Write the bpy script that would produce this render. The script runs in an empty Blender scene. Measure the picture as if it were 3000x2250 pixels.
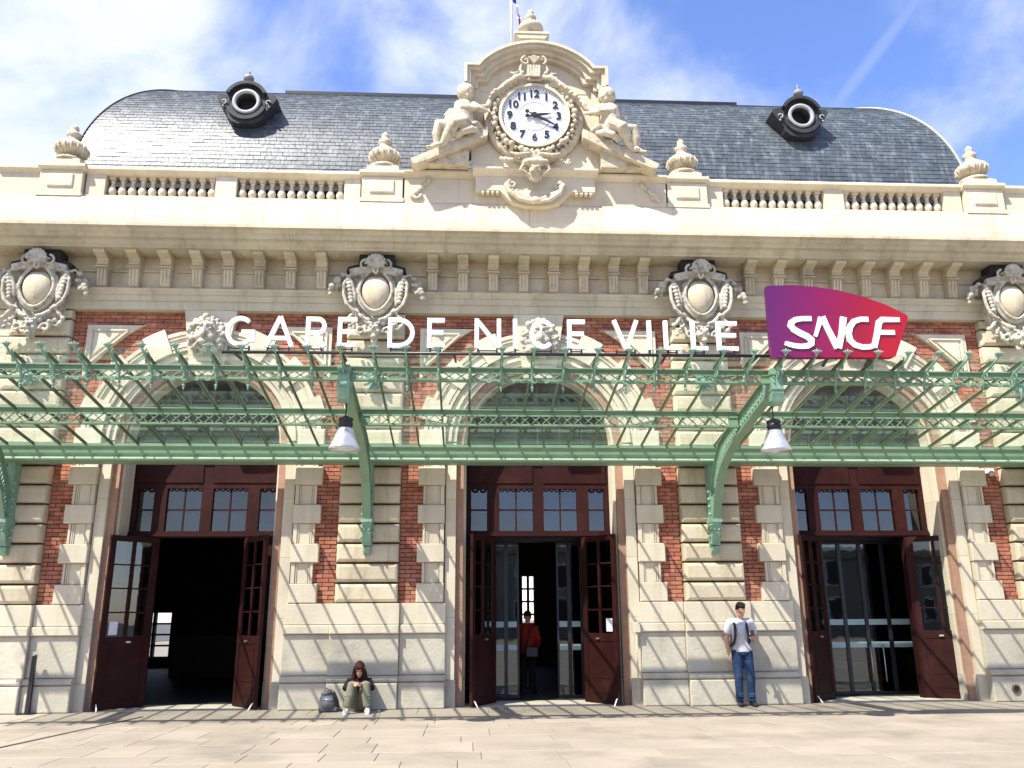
import bpy, math, random
from mathutils import Vector, Matrix
random.seed(7)
R = math.radians
sc = bpy.context.scene
COL = sc.collection

# ------------------------------------------------------------------ camera, light, sky
cam = bpy.data.cameras.new('camera'); camo = bpy.data.objects.new('camera', cam); COL.objects.link(camo)
F = Vector((0.05343684, 0.96242826, 0.26622612)); RT = Vector((0.99853751, -0.05369186, -0.00632593)); UP = Vector((-0.00820592, -0.26617481, 0.96388985))
m = Matrix((RT, UP, -F)).transposed().to_4x4(); m.translation = Vector((-1.41698, -15.84596, 1.52743))
camo.matrix_world = m
cam.sensor_width = 36; cam.lens = 36 * 2476.4 / 3000; cam.clip_end = 2000; cam.clip_start = .1
sc.camera = camo
sc.view_settings.view_transform = 'Standard'; sc.view_settings.look = 'None'; sc.view_settings.gamma = 1
sc.view_settings.use_curve_mapping = False
sc.view_settings.exposure = 1.3
SUN = Vector((1.05, 1.0, -2.03)).normalized()      # direction the light travels
sl = bpy.data.lights.new('sun', 'SUN'); sl.energy = 4.3; sl.angle = R(.53); sl.color = (1, .95, .87)
so = bpy.data.objects.new('sun', sl); COL.objects.link(so); so.rotation_euler = SUN.to_track_quat('-Z', 'Y').to_euler()
so.location = (-30, -30, 60)

def world():
    w = bpy.data.worlds.new('World'); sc.world = w; w.use_nodes = True
    nt = w.node_tree; nt.nodes.clear(); N = nt.nodes.new; L = nt.links.new
    out = N('ShaderNodeOutputWorld'); bg = N('ShaderNodeBackground'); L(bg.outputs[0], out.inputs[0])
    sky = N('ShaderNodeTexSky'); sky.sky_type = 'NISHITA'; sky.sun_disc = False
    to = -SUN
    sky.sun_elevation = math.asin(to.z); sky.sun_rotation = math.atan2(to.x, to.y)
    sky.air_density = 1.0; sky.dust_density = .4; sky.ozone_density = 2.0; sky.altitude = 0
    tc = N('ShaderNodeTexCoord')
    mp = N('ShaderNodeMapping'); mp.inputs['Scale'].default_value = (1.7, 1.7, 2.3); mp.inputs['Location'].default_value = (3.1, 1.7, .4)
    mp.inputs['Rotation'].default_value = (0, R(22), 0)
    L(tc.outputs['Generated'], mp.inputs[0])
    n1 = N('ShaderNodeTexNoise'); n1.inputs['Scale'].default_value = 3.1; n1.inputs['Detail'].default_value = 9; n1.inputs['Roughness'].default_value = .56
    n1.inputs['Distortion'].default_value = .25
    L(mp.outputs[0], n1.inputs['Vector'])
    # a bank of cloud lies to the left (west) and thins to the right
    sep = N('ShaderNodeSeparateXYZ'); L(tc.outputs['Generated'], sep.inputs[0])
    mr = N('ShaderNodeMapRange'); mr.inputs['From Min'].default_value = -.58; mr.inputs['From Max'].default_value = .5
    mr.inputs['To Min'].default_value = .22; mr.inputs['To Max'].default_value = -.10
    L(sep.outputs['X'], mr.inputs['Value'])
    ad = N('ShaderNodeMath'); ad.operation = 'ADD'; L(n1.outputs['Fac'], ad.inputs[0]); L(mr.outputs[0], ad.inputs[1])
    cr = N('ShaderNodeMapRange'); cr.interpolation_type = 'SMOOTHSTEP'
    cr.inputs['From Min'].default_value = .38; cr.inputs['From Max'].default_value = .80; cr.inputs['To Min'].default_value = .02; cr.inputs['To Max'].default_value = .97
    L(ad.outputs[0], cr.inputs['Value'])
    # contrail: a thin band along a great circle
    dt = N('ShaderNodeVectorMath'); dt.operation = 'DOT_PRODUCT'
    def dirpx(u, v):
        return (F + RT * ((u - 1500) / 2476.4) - UP * ((v - 1125) / 2476.4)).normalized()
    a, b = dirpx(2655, 40), dirpx(2440, 320); nn = a.cross(b).normalized()
    dt.inputs[1].default_value = nn; L(tc.outputs['Generated'], dt.inputs[0])
    ab = N('ShaderNodeMath'); ab.operation = 'ABSOLUTE'; L(dt.outputs['Value'], ab.inputs[0])
    ct = N('ShaderNodeMapRange'); ct.interpolation_type = 'SMOOTHSTEP'
    ct.inputs['From Min'].default_value = .011; ct.inputs['From Max'].default_value = .001; ct.inputs['To Max'].default_value = .16
    L(ab.outputs[0], ct.inputs['Value'])
    d2 = N('ShaderNodeVectorMath'); d2.operation = 'DOT_PRODUCT'; d2.inputs[1].default_value = ((a + b) / 2).normalized(); L(tc.outputs['Generated'], d2.inputs[0])
    g2 = N('ShaderNodeMapRange'); g2.inputs['From Min'].default_value = .97; g2.inputs['From Max'].default_value = .995; L(d2.outputs['Value'], g2.inputs['Value'])
    mu = N('ShaderNodeMath'); mu.operation = 'MULTIPLY'; L(ct.outputs[0], mu.inputs[0]); L(g2.outputs[0], mu.inputs[1])
    ma = N('ShaderNodeMath'); ma.operation = 'MAXIMUM'; L(mu.outputs[0], ma.inputs[0]); L(cr.outputs[0], ma.inputs[1])
    # cloud white, in sky-texture units
    mx = N('ShaderNodeMix'); mx.data_type = 'RGBA'; mx.inputs[7].default_value = (3.05, 3.25, 3.6, 1)
    L(ma.outputs[0], mx.inputs[0])
    hs = N('ShaderNodeHueSaturation'); hs.inputs['Saturation'].default_value = 1.16; hs.inputs['Value'].default_value = 1.0
    L(sky.outputs[0], hs.inputs['Color'])
    tn = N('ShaderNodeMix'); tn.data_type = 'RGBA'; tn.blend_type = 'MULTIPLY'; tn.inputs[0].default_value = 1; tn.inputs[7].default_value = (.98, .84, 1.0, 1)
    L(hs.outputs[0], tn.inputs[6]); L(tn.outputs[2], mx.inputs[6])
    L(mx.outputs[2], bg.inputs[0]); bg.inputs[1].default_value = .135
world()

# ------------------------------------------------------------------ materials
MATS = {}
def mat(name, col, col2=None, rough=.7, metal=0, scale=3., stain=None, stain_amt=0, bump=0, bump_scale=30, piece=0., streak=0, spec=.5, detail=6):
    if name in MATS: return MATS[name]
    mt = bpy.data.materials.new(name); mt.use_nodes = True; nt = mt.node_tree; N = nt.nodes.new; L = nt.links.new
    bs = nt.nodes['Principled BSDF']; bs.inputs['Roughness'].default_value = rough; bs.inputs['Metallic'].default_value = metal
    bs.inputs['Specular IOR Level'].default_value = spec
    geo = N('ShaderNodeNewGeometry')
    col2 = col2 or tuple(c * .82 for c in col)
    n = N('ShaderNodeTexNoise'); n.inputs['Scale'].default_value = scale; n.inputs['Detail'].default_value = detail; L(geo.outputs['Position'], n.inputs['Vector'])
    rg = N('ShaderNodeMapRange'); rg.inputs['From Min'].default_value = .3; rg.inputs['From Max'].default_value = .7; L(n.outputs['Fac'], rg.inputs['Value'])
    mx = N('ShaderNodeMix'); mx.data_type = 'RGBA'; mx.inputs[6].default_value = (*col, 1); mx.inputs[7].default_value = (*col2, 1); L(rg.outputs[0], mx.inputs[0])
    last = mx.outputs[2]
    if stain:
        mp = N('ShaderNodeMapping'); mp.inputs['Scale'].default_value = (1, 1, 1) if not streak else (1.9, 1.9, .24); L(geo.outputs['Position'], mp.inputs[0])
        n2 = N('ShaderNodeTexNoise'); n2.inputs['Scale'].default_value = scale * (.7 if not streak else 1.6); n2.inputs['Detail'].default_value = 8; n2.inputs['Roughness'].default_value = .65
        L(mp.outputs[0], n2.inputs['Vector'])
        r2 = N('ShaderNodeMapRange'); r2.inputs['From Min'].default_value = .5; r2.inputs['From Max'].default_value = .72; r2.inputs['To Max'].default_value = stain_amt
        L(n2.outputs['Fac'], r2.inputs['Value'])
        m2 = N('ShaderNodeMix'); m2.data_type = 'RGBA'; L(last, m2.inputs[6]); m2.inputs[7].default_value = (*stain, 1); L(r2.outputs[0], m2.inputs[0]); last = m2.outputs[2]
    if piece:
        at = N('ShaderNodeAttribute'); at.attribute_name = 'rnd'
        oi = N('ShaderNodeObjectInfo'); a = N('ShaderNodeMath'); a.operation = 'ADD'; L(at.outputs['Fac'], a.inputs[0]); L(oi.outputs['Random'], a.inputs[1])
        f = N('ShaderNodeMath'); f.operation = 'FRACT'; L(a.outputs[0], f.inputs[0])
        r3 = N('ShaderNodeMapRange'); r3.inputs['To Min'].default_value = 1 - piece; r3.inputs['To Max'].default_value = 1 + piece; L(f.outputs[0], r3.inputs['Value'])
        hs = N('ShaderNodeHueSaturation'); L(r3.outputs[0], hs.inputs['Value']); L(last, hs.inputs['Color'])
        r4 = N('ShaderNodeMapRange'); r4.inputs['To Min'].default_value = .5 - piece * .03; r4.inputs['To Max'].default_value = .5 + piece * .03
        f2 = N('ShaderNodeMath'); f2.operation = 'MULTIPLY'; f2.inputs[1].default_value = 7.31; L(f.outputs[0], f2.inputs[0]); f3 = N('ShaderNodeMath'); f3.operation = 'FRACT'; L(f2.outputs[0], f3.inputs[0])
        L(f3.outputs[0], r4.inputs['Value']); L(r4.outputs[0], hs.inputs['Hue']); last = hs.outputs[0]
    L(last, bs.inputs['Base Color'])
    if bump:
        nb = N('ShaderNodeTexNoise'); nb.inputs['Scale'].default_value = bump_scale; nb.inputs['Detail'].default_value = 5; L(geo.outputs['Position'], nb.inputs['Vector'])
        bp = N('ShaderNodeBump'); bp.inputs['Strength'].default_value = bump; bp.inputs['Distance'].default_value = .02; L(nb.outputs['Fac'], bp.inputs['Height']); L(bp.outputs[0], bs.inputs['Normal'])
    MATS[name] = mt; return mt

STONE = mat('warm_limestone', (.58, .505, .37), (.46, .395, .28), rough=.85, scale=1.6, stain=(.30, .23, .145), stain_amt=.6, bump=.35, bump_scale=22, piece=.09, streak=1)
STONE2 = mat('pale_limestone', (.60, .54, .42), (.51, .45, .34), rough=.85, scale=1.3, stain=(.33, .28, .20), stain_amt=.45, bump=.25, bump_scale=25, piece=.06, streak=1)
FRIEZE = mat('sooty_limestone', (.58, .49, .345), (.46, .385, .26), rough=.9, scale=1.8, stain=(.19, .155, .105), stain_amt=.62, bump=.35, bump_scale=20, piece=.08)
NEARBLACK = mat('near_black_stone', (.018, .013, .011), (.035, .028, .022), rough=.95, scale=8, bump=.4)
PLINTH = mat('grey_limestone', (.50, .46, .365), (.40, .365, .29), rough=.85, scale=2.2, stain=(.20, .19, .17), stain_amt=.55, bump=.4, bump_scale=18, piece=.06)
CARVED = mat('weathered_carving', (.54, .50, .41), (.36, .33, .27), rough=.9, scale=9, stain=(.09, .08, .07), stain_amt=.9, bump=.5, bump_scale=35, spec=.2)
CARVED2 = mat('clean_carving', (.58, .52, .40), (.45, .39, .29), rough=.9, scale=8, stain=(.17, .135, .09), stain_amt=.75, bump=.4, bump_scale=35, spec=.2)
BRICK = mat('red_brick', (.40, .15, .088), (.28, .095, .058), rough=.85, scale=6, stain=(.40, .23, .17), stain_amt=.55, bump=.6, bump_scale=60, piece=.28)
MORTAR = mat('mortar', (.36, .215, .15), rough=.95, bump=.4, scale=9)
SLATE = mat('slate', (.078, .094, .108), (.048, .060, .072), rough=.44, scale=2.5, stain=(.22, .25, .25), stain_amt=.6, bump=.3, bump_scale=14, piece=.24, streak=1, spec=.55)
LEAD = mat('dark_lead', (.035, .038, .045), (.022, .024, .028), rough=.65, scale=6, bump=.2, stain=(.05, .05, .05), stain_amt=.5, spec=.3)
ZINC = mat('pale_zinc', (.34, .36, .37), rough=.6, scale=8)
IRON = mat('green_painted_iron', (.20, .32, .205), (.155, .26, .165), rough=.5, scale=4, stain=(.20, .32, .23), stain_amt=.5, bump=.15, bump_scale=40)
OLIVE = mat('olive_green_iron', (.115, .165, .095), (.085, .13, .075), rough=.6, scale=5, stain=(.16, .20, .13), stain_amt=.5)
PALEG = mat('sunlit_lip_green', (.42, .55, .42), (.33, .46, .34), rough=.7, scale=5)  # gutter lip: its sunlight is put into the colour as a paler green
VERD = mat('pale_green_cast_iron', (.21, .36, .26), (.15, .28, .20), rough=.55, scale=9, stain=(.33, .47, .40), stain_amt=.6, bump=.3, bump_scale=40)
WOOD = mat('maroon_painted_wood', (.028, .0058, .0048), (.019, .0042, .0035), rough=.6, spec=.15, scale=3, stain=(.055, .017, .012), stain_amt=.5, bump=.15)
DARKMETAL = mat('black_metal', (.012, .012, .016), rough=.4, spec=.5)
WHITE = mat('white_sign_enamel', (.82, .83, .84), (.79, .80, .81), rough=.35, scale=4)
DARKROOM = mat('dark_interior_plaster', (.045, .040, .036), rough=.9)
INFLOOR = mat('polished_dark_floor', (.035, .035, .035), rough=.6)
DIAL = mat('clock_dial_white', (.74, .76, .80), (.68, .70, .76), rough=.25, scale=3)
BLACK = mat('black_paint', (.01, .01, .01), rough=.4)
NUMB = mat('numeral_block_grey', (.50, .53, .62), (.46, .49, .58), rough=.4)
STICK = mat('frosted_safety_sticker', (.36, .50, .52), rough=.5)
PAPER = mat('notice_paper', (.75, .75, .78), (.45, .45, .55), rough=.7, scale=30)
BRASS = mat('steel_fitting', (.6, .6, .58), rough=.3, metal=.8)

def pavemat():
    mt = mat('pale_paving_stone', (.32, .275, .22), (.26, .225, .178), rough=.6, scale=.9, stain=(.15, .13, .105), stain_amt=.75, bump=.25, bump_scale=14, piece=.07, spec=.4)
    return mt
PAVE = pavemat()
GROUND = mat('paving_bed', (.20, .175, .145), rough=.95, bump=.3)

def glassmat(name, tint, refl=.08, dirt=.0, dirtcol=(.5, .55, .5), rough=.02, wavy=0, fk=1.2):
    mt = bpy.data.materials.new(name); mt.use_nodes = True; nt = mt.node_tree; nt.nodes.clear(); N = nt.nodes.new; L = nt.links.new
    out = N('ShaderNodeOutputMaterial'); tr = N('ShaderNodeBsdfTransparent'); tr.inputs[0].default_value = (*tint, 1)
    gl = N('ShaderNodeBsdfGlossy'); gl.inputs['Roughness'].default_value = rough; gl.inputs['Color'].default_value = (.9, .95, .95, 1)
    fr = N('ShaderNodeFresnel'); fr.inputs[0].default_value = 1.5
    ad = N('ShaderNodeMath'); ad.operation = 'MULTIPLY_ADD'; ad.inputs[1].default_value = fk; ad.inputs[2].default_value = refl; L(fr.outputs[0], ad.inputs[0]); ad.use_clamp = True
    m1 = N('ShaderNodeMixShader'); L(ad.outputs[0], m1.inputs[0]); L(tr.outputs[0], m1.inputs[1]); L(gl.outputs[0], m1.inputs[2])
    last = m1
    geo = N('ShaderNodeNewGeometry')
    if wavy:
        nb = N('ShaderNodeTexNoise'); nb.inputs['Scale'].default_value = 3; L(geo.outputs['Position'], nb.inputs['Vector'])
        bp = N('ShaderNodeBump'); bp.inputs['Strength'].default_value = wavy; bp.inputs['Distance'].default_value = .01; L(nb.outputs['Fac'], bp.inputs['Height']); L(bp.outputs[0], gl.inputs['Normal'])
    if dirt:
        df = N('ShaderNodeBsdfTranslucent'); df.inputs[0].default_value = (*dirtcol, 1); d2 = N('ShaderNodeBsdfDiffuse'); d2.inputs[0].default_value = (*dirtcol, 1)
        md = N('ShaderNodeMixShader'); L(df.outputs[0], md.inputs[1]); L(d2.outputs[0], md.inputs[2])
        n = N('ShaderNodeTexNoise'); n.inputs['Scale'].default_value = 2.2; n.inputs['Detail'].default_value = 7; L(geo.outputs['Position'], n.inputs['Vector'])
        r = N('ShaderNodeMapRange'); r.inputs['From Min'].default_value = .35; r.inputs['From Max'].default_value = .7; r.inputs['To Min'].default_value = dirt * .5; r.inputs['To Max'].default_value = dirt * 1.5; L(n.outputs['Fac'], r.inputs['Value'])
        m2 = N('ShaderNodeMixShader'); L(r.outputs[0], m2.inputs[0]); L(m1.outputs[0], m2.inputs[1]); L(md.outputs[0], m2.inputs[2]); last = m2
    L(last.outputs[0], out.inputs[0]); MATS[name] = mt; return mt
CGLASS = glassmat('pale_green_canopy_glass', (.978, .990, .968), refl=.0, dirt=.018, dirtcol=(.66, .70, .66), fk=.24)
DGLASS = glassmat('door_glass', (.62, .68, .67), refl=.03, wavy=.06)
WGLASS = glassmat('window_glass', (.25, .3, .33), refl=.05, dirt=.0, wavy=.12, fk=.8)
FGLASS = glassmat('fanlight_glass', (.06, .07, .10), refl=.0, fk=.35, wavy=.1)
LAMPG = glassmat('frosted_lamp_glass', (.75, .76, .78), refl=.08, dirt=.55, dirtcol=(.75, .76, .8), rough=.2)

# ------------------------------------------------------------------ mesh helpers
class MB:
    def __init__(s): s.v = []; s.f = []; s.r = []; s.sm = []
    def add(s, vs, fs, smooth=False, rnd=None):
        o = len(s.v); s.v += [tuple(v) for v in vs]; r = random.random() if rnd is None else rnd
        for f in fs: s.f.append([i + o for i in f]); s.r.append(r); s.sm.append(smooth)
        return s
    def box(s, x0, x1, y0, y1, z0, z1, rnd=None):
        v = [(x0, y0, z0), (x1, y0, z0), (x1, y1, z0), (x0, y1, z0), (x0, y0, z1), (x1, y0, z1), (x1, y1, z1), (x0, y1, z1)]
        return s.add(v, [(0, 3, 2, 1), (4, 5, 6, 7), (0, 1, 5, 4), (1, 2, 6, 5), (2, 3, 7, 6), (3, 0, 4, 7)], rnd=rnd)
    def boss(s, x0, x1, yb, yf, z0, z1, ch=.04):
        # block with a rounded front face (front toward -y)
        a = ch * .35; rings = [(0, yb), (0, yf + ch), (a, yf + ch * .3), (ch, yf)]
        v = []; f = []
        for (d, y) in rings:
            v += [(x0 + d, y, z0 + d), (x1 - d, y, z0 + d), (x1 - d, y, z1 - d), (x0 + d, y, z1 - d)]
        for k in range(3):
            for j in range(4):
                f.append((4 * k + j, 4 * k + 4 + j, 4 * k + 4 + (j + 1) % 4, 4 * k + (j + 1) % 4)[::-1])
        f.append((12, 13, 14, 15)); f.append((3, 2, 1, 0))
        return s.add(v, f)
    def prism_y(s, poly, y0, y1, smooth=False):   # poly (x,z)
        n = len(poly); v = [(x, y0, z) for x, z in poly] + [(x, y1, z) for x, z in poly]
        area = sum(poly[i][0] * poly[(i + 1) % n][1] - poly[(i + 1) % n][0] * poly[i][1] for i in range(n))
        fs = [tuple(range(n)), tuple(range(2 * n - 1, n - 1, -1))] + [(i, i + n, (i + 1) % n + n, (i + 1) % n) for i in range(n)]
        if area < 0: fs = [f[::-1] for f in fs]
        return s.add(v, fs, smooth)
    def prism_x(s, prof, x0, x1):   # prof (y,z)
        n = len(prof); v = [(x0, y, z) for y, z in prof] + [(x1, y, z) for y, z in prof]
        area = sum(prof[i][0] * prof[(i + 1) % n][1] - prof[(i + 1) % n][0] * prof[i][1] for i in range(n))
        fs = [tuple(range(n - 1, -1, -1)), tuple(range(n, 2 * n))] + [(i, (i + 1) % n, (i + 1) % n + n, i + n) for i in range(n)]
        if area < 0: fs = [f[::-1] for f in fs]
        return s.add(v, fs)
    def ring(s, cx, cz, r0, r1, y0, y1, a0, a1, n=8):  # arc block, angles from +x, degrees
        pts = [(cx + r1 * math.cos(R(a0 + (a1 - a0) * i / n)), cz + r1 * math.sin(R(a0 + (a1 - a0) * i / n))) for i in range(n + 1)]
        pts += [(cx + r0 * math.cos(R(a0 + (a1 - a0) * i / n)), cz + r0 * math.sin(R(a0 + (a1 - a0) * i / n))) for i in range(n, -1, -1)]
        if r0 == 0: pts = pts[:n + 1] + [(cx, cz)]
        v = []
        k = n + 1
        if r0 == 0: return s.prism_y(pts, y0, y1)
        for y in (y0, y1): v += [(x, y, z) for x, z in pts]
        f = []; m_ = len(pts)
        for i in range(n):
            j0, j1 = i, i + 1; o0, o1 = m_ - 1 - i, m_ - 2 - i
            f.append((j0, j1, o1, o0)); f.append((j0 + m_, o0 + m_, o1 + m_, j1 + m_))
            f.append((j0, j0 + m_, j1 + m_, j1)); f.append((o0, o1, o1 + m_, o0 + m_))
        f.append((0, m_ - 1, 2 * m_ - 1, m_)); f.append((n, n + m_, n + 1 + m_, n + 1))
        return s.add(v, f)
    def lathe(s, prof, c=(0, 0, 0), n=20, axis='z', smooth=True):
        v = []; f = []; k = len(prof)
        for (r, h) in prof:
            for i in range(n):
                a = 2 * math.pi * i / n; p = (r * math.cos(a), r * math.sin(a), h)
                if axis == 'y': p = (p[0], p[2], -p[1])
                v.append((p[0] + c[0], p[1] + c[1], p[2] + c[2]))
        for j in range(k - 1):
            for i in range(n):
                f.append((j * n + i, j * n + (i + 1) % n, (j + 1) * n + (i + 1) % n, (j + 1) * n + i))
        f.append(tuple(range(n - 1, -1, -1))); f.append(tuple(range((k - 1) * n, k * n)))
        return s.add(v, f, smooth)
    def tube(s, pts, rad, n=8, flat=None, smooth=True):
        pts = [Vector(p) for p in pts]; k = len(pts)
        rs = rad if isinstance(rad, (list, tuple)) else [rad] * k
        v = []; f = []; prev = None
        for i, p in enumerate(pts):
            t = (pts[min(i + 1, k - 1)] - pts[max(i - 1, 0)]).normalized()
            if prev is None: u = t.cross(Vector((0, 0, 1)) if abs(t.z) < .9 else Vector((0, 1, 0))).normalized()
            else: u = (prev - t * prev.dot(t)).normalized()
            prev = u; w = t.cross(u)
            for j in range(n):
                a = 2 * math.pi * j / n; q = p + (u * math.cos(a) + w * math.sin(a)) * rs[i]
                v.append(tuple(q))
        for i in range(k - 1):
            for j in range(n): f.append((i * n + j, i * n + (j + 1) % n, (i + 1) * n + (j + 1) % n, (i + 1) * n + j))
        f.append(tuple(range(n - 1, -1, -1))); f.append(tuple(range((k - 1) * n, k * n)))
        return s.add(v, f, smooth)
    def bar(s, p, q, w, h, up=(0, 0, 1)):   # rectangular bar from p to q
        p, q = Vector(p), Vector(q); t = (q - p).normalized(); u = t.cross(Vector(up)).normalized() * w / 2; x = u.cross(t).normalized() * h / 2
        v = []
        for c in (p, q): v += [c - u - x, c + u - x, c + u + x, c - u + x]
        return s.add(v, [(0, 1, 2, 3), (7, 6, 5, 4), (0, 4, 5, 1), (1, 5, 6, 2), (2, 6, 7, 3), (3, 7, 4, 0)])
    def ball(s, c, r, n=10, m=7):
        rr = r if isinstance(r, (list, tuple)) else (r, r, r); v = []; f = []
        for j in range(1, m):
            th = math.pi * j / m
            for i in range(n): a = 2 * math.pi * i / n; v.append((c[0] + rr[0] * math.sin(th) * math.cos(a), c[1] + rr[1] * math.sin(th) * math.sin(a), c[2] + rr[2] * math.cos(th)))
        v.append((c[0], c[1], c[2] + rr[2])); v.append((c[0], c[1], c[2] - rr[2])); T, B = len(v) - 2, len(v) - 1
        for j in range(m - 2):
            for i in range(n): f.append((j * n + i, (j + 1) * n + i, (j + 1) * n + (i + 1) % n, j * n + (i + 1) % n))
        for i in range(n): f.append((T, i, (i + 1) % n)); f.append((B, (m - 2) * n + (i + 1) % n, (m - 2) * n + i))
        return s.add(v, f, True)
    def mesh(s, name):
        me = bpy.data.meshes.new(name); me.from_pydata(s.v, [], s.f)
        at = me.attributes.new('rnd', 'FLOAT', 'FACE'); at.data.foreach_set('value', s.r)
        me.polygons.foreach_set('use_smooth', s.sm); me.update(); return me

def link(name, me, mt, parent=None, loc=(0, 0, 0), kind=None, label=None):
    if mt is not None and not me.materials: me.materials.append(mt)
    o = bpy.data.objects.new(name, me); COL.objects.link(o)
    if parent is not None: o.parent = parent
    o.location = loc
    if kind: o['kind'] = kind
    if label: o['label'] = label
    return o
def obj(name, mb, mt, parent=None, loc=None, **k):
    # mesh given in world coordinates; child offset undoes the parent's location
    if loc is None:
        loc = (0, 0, 0)
        if parent is not None:
            w = Vector((0, 0, 0)); p = parent
            while p is not None: w += p.location; p = p.parent
            loc = -w
    return link(name, mb.mesh(name), mt, parent, loc, **k)
def tag(o, label, cat, group=None):
    o['label'] = label; o['category'] = cat
    if group: o['group'] = group
    return o
def thing(name, label, cat, loc=(0, 0, 0), rz=0, group=None):
    o = bpy.data.objects.new(name, None); COL.objects.link(o); o.location = loc; o.rotation_euler = (0, 0, rz); o.empty_display_size = .2
    return tag(o, label, cat, group)
def dup(root, loc=None, label=None, parent=None, rz=None):
    r = root.copy(); COL.objects.link(r)
    if loc is not None: r.location = loc
    if rz is not None: r.rotation_euler = (0, 0, rz)
    if label: r['label'] = label
    if parent is not None: r.parent = parent
    for ch in list(root.children):
        c = ch.copy(); COL.objects.link(c); c.parent = r
        for g in list(ch.children):
            d = g.copy(); COL.objects.link(d); d.parent = c
    return r
def blob(mb, vox=.02, smooth=4, name='carving'):
    # closed shapes merged into one continuous surface
    me = mb.mesh(name + '_raw'); o = bpy.data.objects.new('tmp', me); COL.objects.link(o)
    md = o.modifiers.new('r', 'REMESH'); md.mode = 'VOXEL'; md.voxel_size = vox; md.use_smooth_shade = True
    if smooth: ms = o.modifiers.new('s', 'SMOOTH'); ms.factor = .5; ms.iterations = smooth
    dg = bpy.context.evaluated_depsgraph_get(); dg.update()
    r = bpy.data.meshes.new_from_object(o.evaluated_get(dg)); r.name = name
    bpy.data.objects.remove(o); bpy.data.meshes.remove(me)
    return r
def text_mesh(txt, size, depth, offset=0., name='text'):
    c = bpy.data.curves.new('t', 'FONT'); c.body = txt; c.size = size; c.extrude = depth / 2; c.align_x = 'CENTER'; c.align_y = 'CENTER'; c.offset = offset
    o = bpy.data.objects.new('t', c); COL.objects.link(o)
    dg = bpy.context.evaluated_depsgraph_get(); dg.update()
    me = bpy.data.meshes.new_from_object(o.evaluated_get(dg)); me.name = name; bpy.data.objects.remove(o)
    me.transform(Matrix.Rotation(R(90), 4, 'X')); return me

# ------------------------------------------------------------------ dimensions
PX = [-9.6, -3.2, 3.2, 9.6]; BX = [-6.4, 0, 6.4]
W1, WB, WQ, WE = .565, .885, .99, 1.42   # pier block / brick outer (wide quoin) / brick outer (narrow) / quoin outer
ZB, ZT = 1.79, 7.33                      # brick zone
ZA, RA = 4.75, 1.41                      # arch centre and radius
HW = 1.41                                # half opening width

# ------------------------------------------------------------------ ground
g = MB(); g.box(-400, 400, -400, 400, -.3, -.034); ground = obj('ground', g, GROUND, kind='structure')
pv = bpy.data.objects.new('pavement', None); COL.objects.link(pv); pv['kind'] = 'structure'
def slab_mesh(w, d):
    b = MB(); e = .006; v = []
    for (dx, z) in ((0, -.032), (0, -e), (e, 0)):
        v += [(dx, dx, z), (w - dx, dx, z), (w - dx, d - dx, z), (dx, d - dx, z)]
    f = [(8, 9, 10, 11)]
    for k in range(2):
        for j in range(4): f.append((4 * k + j, 4 * k + (j + 1) % 4, 4 * k + 4 + (j + 1) % 4, 4 * k + 4 + j))
    b.add(v, f); return b
slab_cache = {}
far = MB(); nsl = 0
y = -.02; row = 0
rows = []
while y > -40:
    d = .62 if row % 2 else .78
    rows.append((y - d, d)); y -= d; row += 1
for ri, (y0, d) in enumerate(rows):
    x = -24 + (ri * .37) % .8
    while x < 24:
        w = random.choice((.62, .9, .9, 1.2))
        near = y0 > -7.0 and -9.9 < x < 8.6
        ww = w - .005; dd = d - .005
        dz = random.uniform(-.0015, .0015)
        if near and nsl < 300:
            key = (w, d)
            if key not in slab_cache: slab_cache[key] = slab_mesh(ww, dd).mesh('paving_slab')
            link('paving_slab', slab_cache[key], PAVE, pv, (x, y0, dz)); nsl += 1
        else:
            far.box(x, x + ww, y0, y0 + dd, -.033, dz)
        x += w
far.box(-24, 24, -.012, .5, -.033, 0)
obj('paving_slabs', far, PAVE, pv, kind='stuff')
far2 = MB(); far2.box(-400, -24.01, -400, 400, -.033, -.002); far2.box(24.81, 400, -400, 400, -.033, -.002); far2.box(-24, 24.8, -400, rows[-1][0] - .01, -.033, -.002)
obj('street', far2, mat('asphalt', (.06, .06, .06), rough=.9, bump=.3), kind='structure')
# slot drain running out from the building
dr = MB(); dr.bar((-6.66, -.8, .003), (-7.55, -6.3, .003), .055, .006); drain = obj('drain_channel', dr, mat('dark_drain_iron', (.05, .04, .035), rough=.8), kind='structure')

# ------------------------------------------------------------------ the station building
B = thing('station_building', 'long pale limestone railway station with red brick panels and curved slate roof', 'station building')
# backing wall, one slab with door-and-arch openings per bay
def wall_backing():
    mb = MB()
    for cx in BX:
        n = 24; xl, xr = cx - 3.2, cx + 3.2
        rb = RA + .05
        arc = [(cx + rb * math.cos(math.pi * i / n), ZA + rb * math.sin(math.pi * i / n)) for i in range(n + 1)]
        poly = [(xl, 0), (cx - rb, 0)] + arc[::-1] + [(cx + rb, 0), (xr, 0), (xr, ZT), (xl, ZT)]
        mb.prism_y(poly, .17, .8)
    mb.box(-11.0, -9.6, .17, .8, 0, ZT); mb.box(9.6, 11.0, .17, .8, 0, ZT)
    mb.box(-11.0, 11.0, .1, .8, ZT, 9.7)
    mb.box(-11, -10.6, .8, 8, 0, 9.7); mb.box(10.6, 11, .8, 8, 0, 9.7); mb.box(-11, 11, 7.8, 8, 4.7, 9.7)
    return mb
obj('wall', wall_backing(), MORTAR, B)
for s_ in (-1, 1):
    xa, xb = sorted((s_ * 11.01, s_ * 26.))
    for k in range(14):
        t = MB(); t.boss(xa + .003, xb - .003, .86, .60, k * .4 + .003, k * .4 + .397, .02); obj('side_wing_course', t, STONE2, B)

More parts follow.
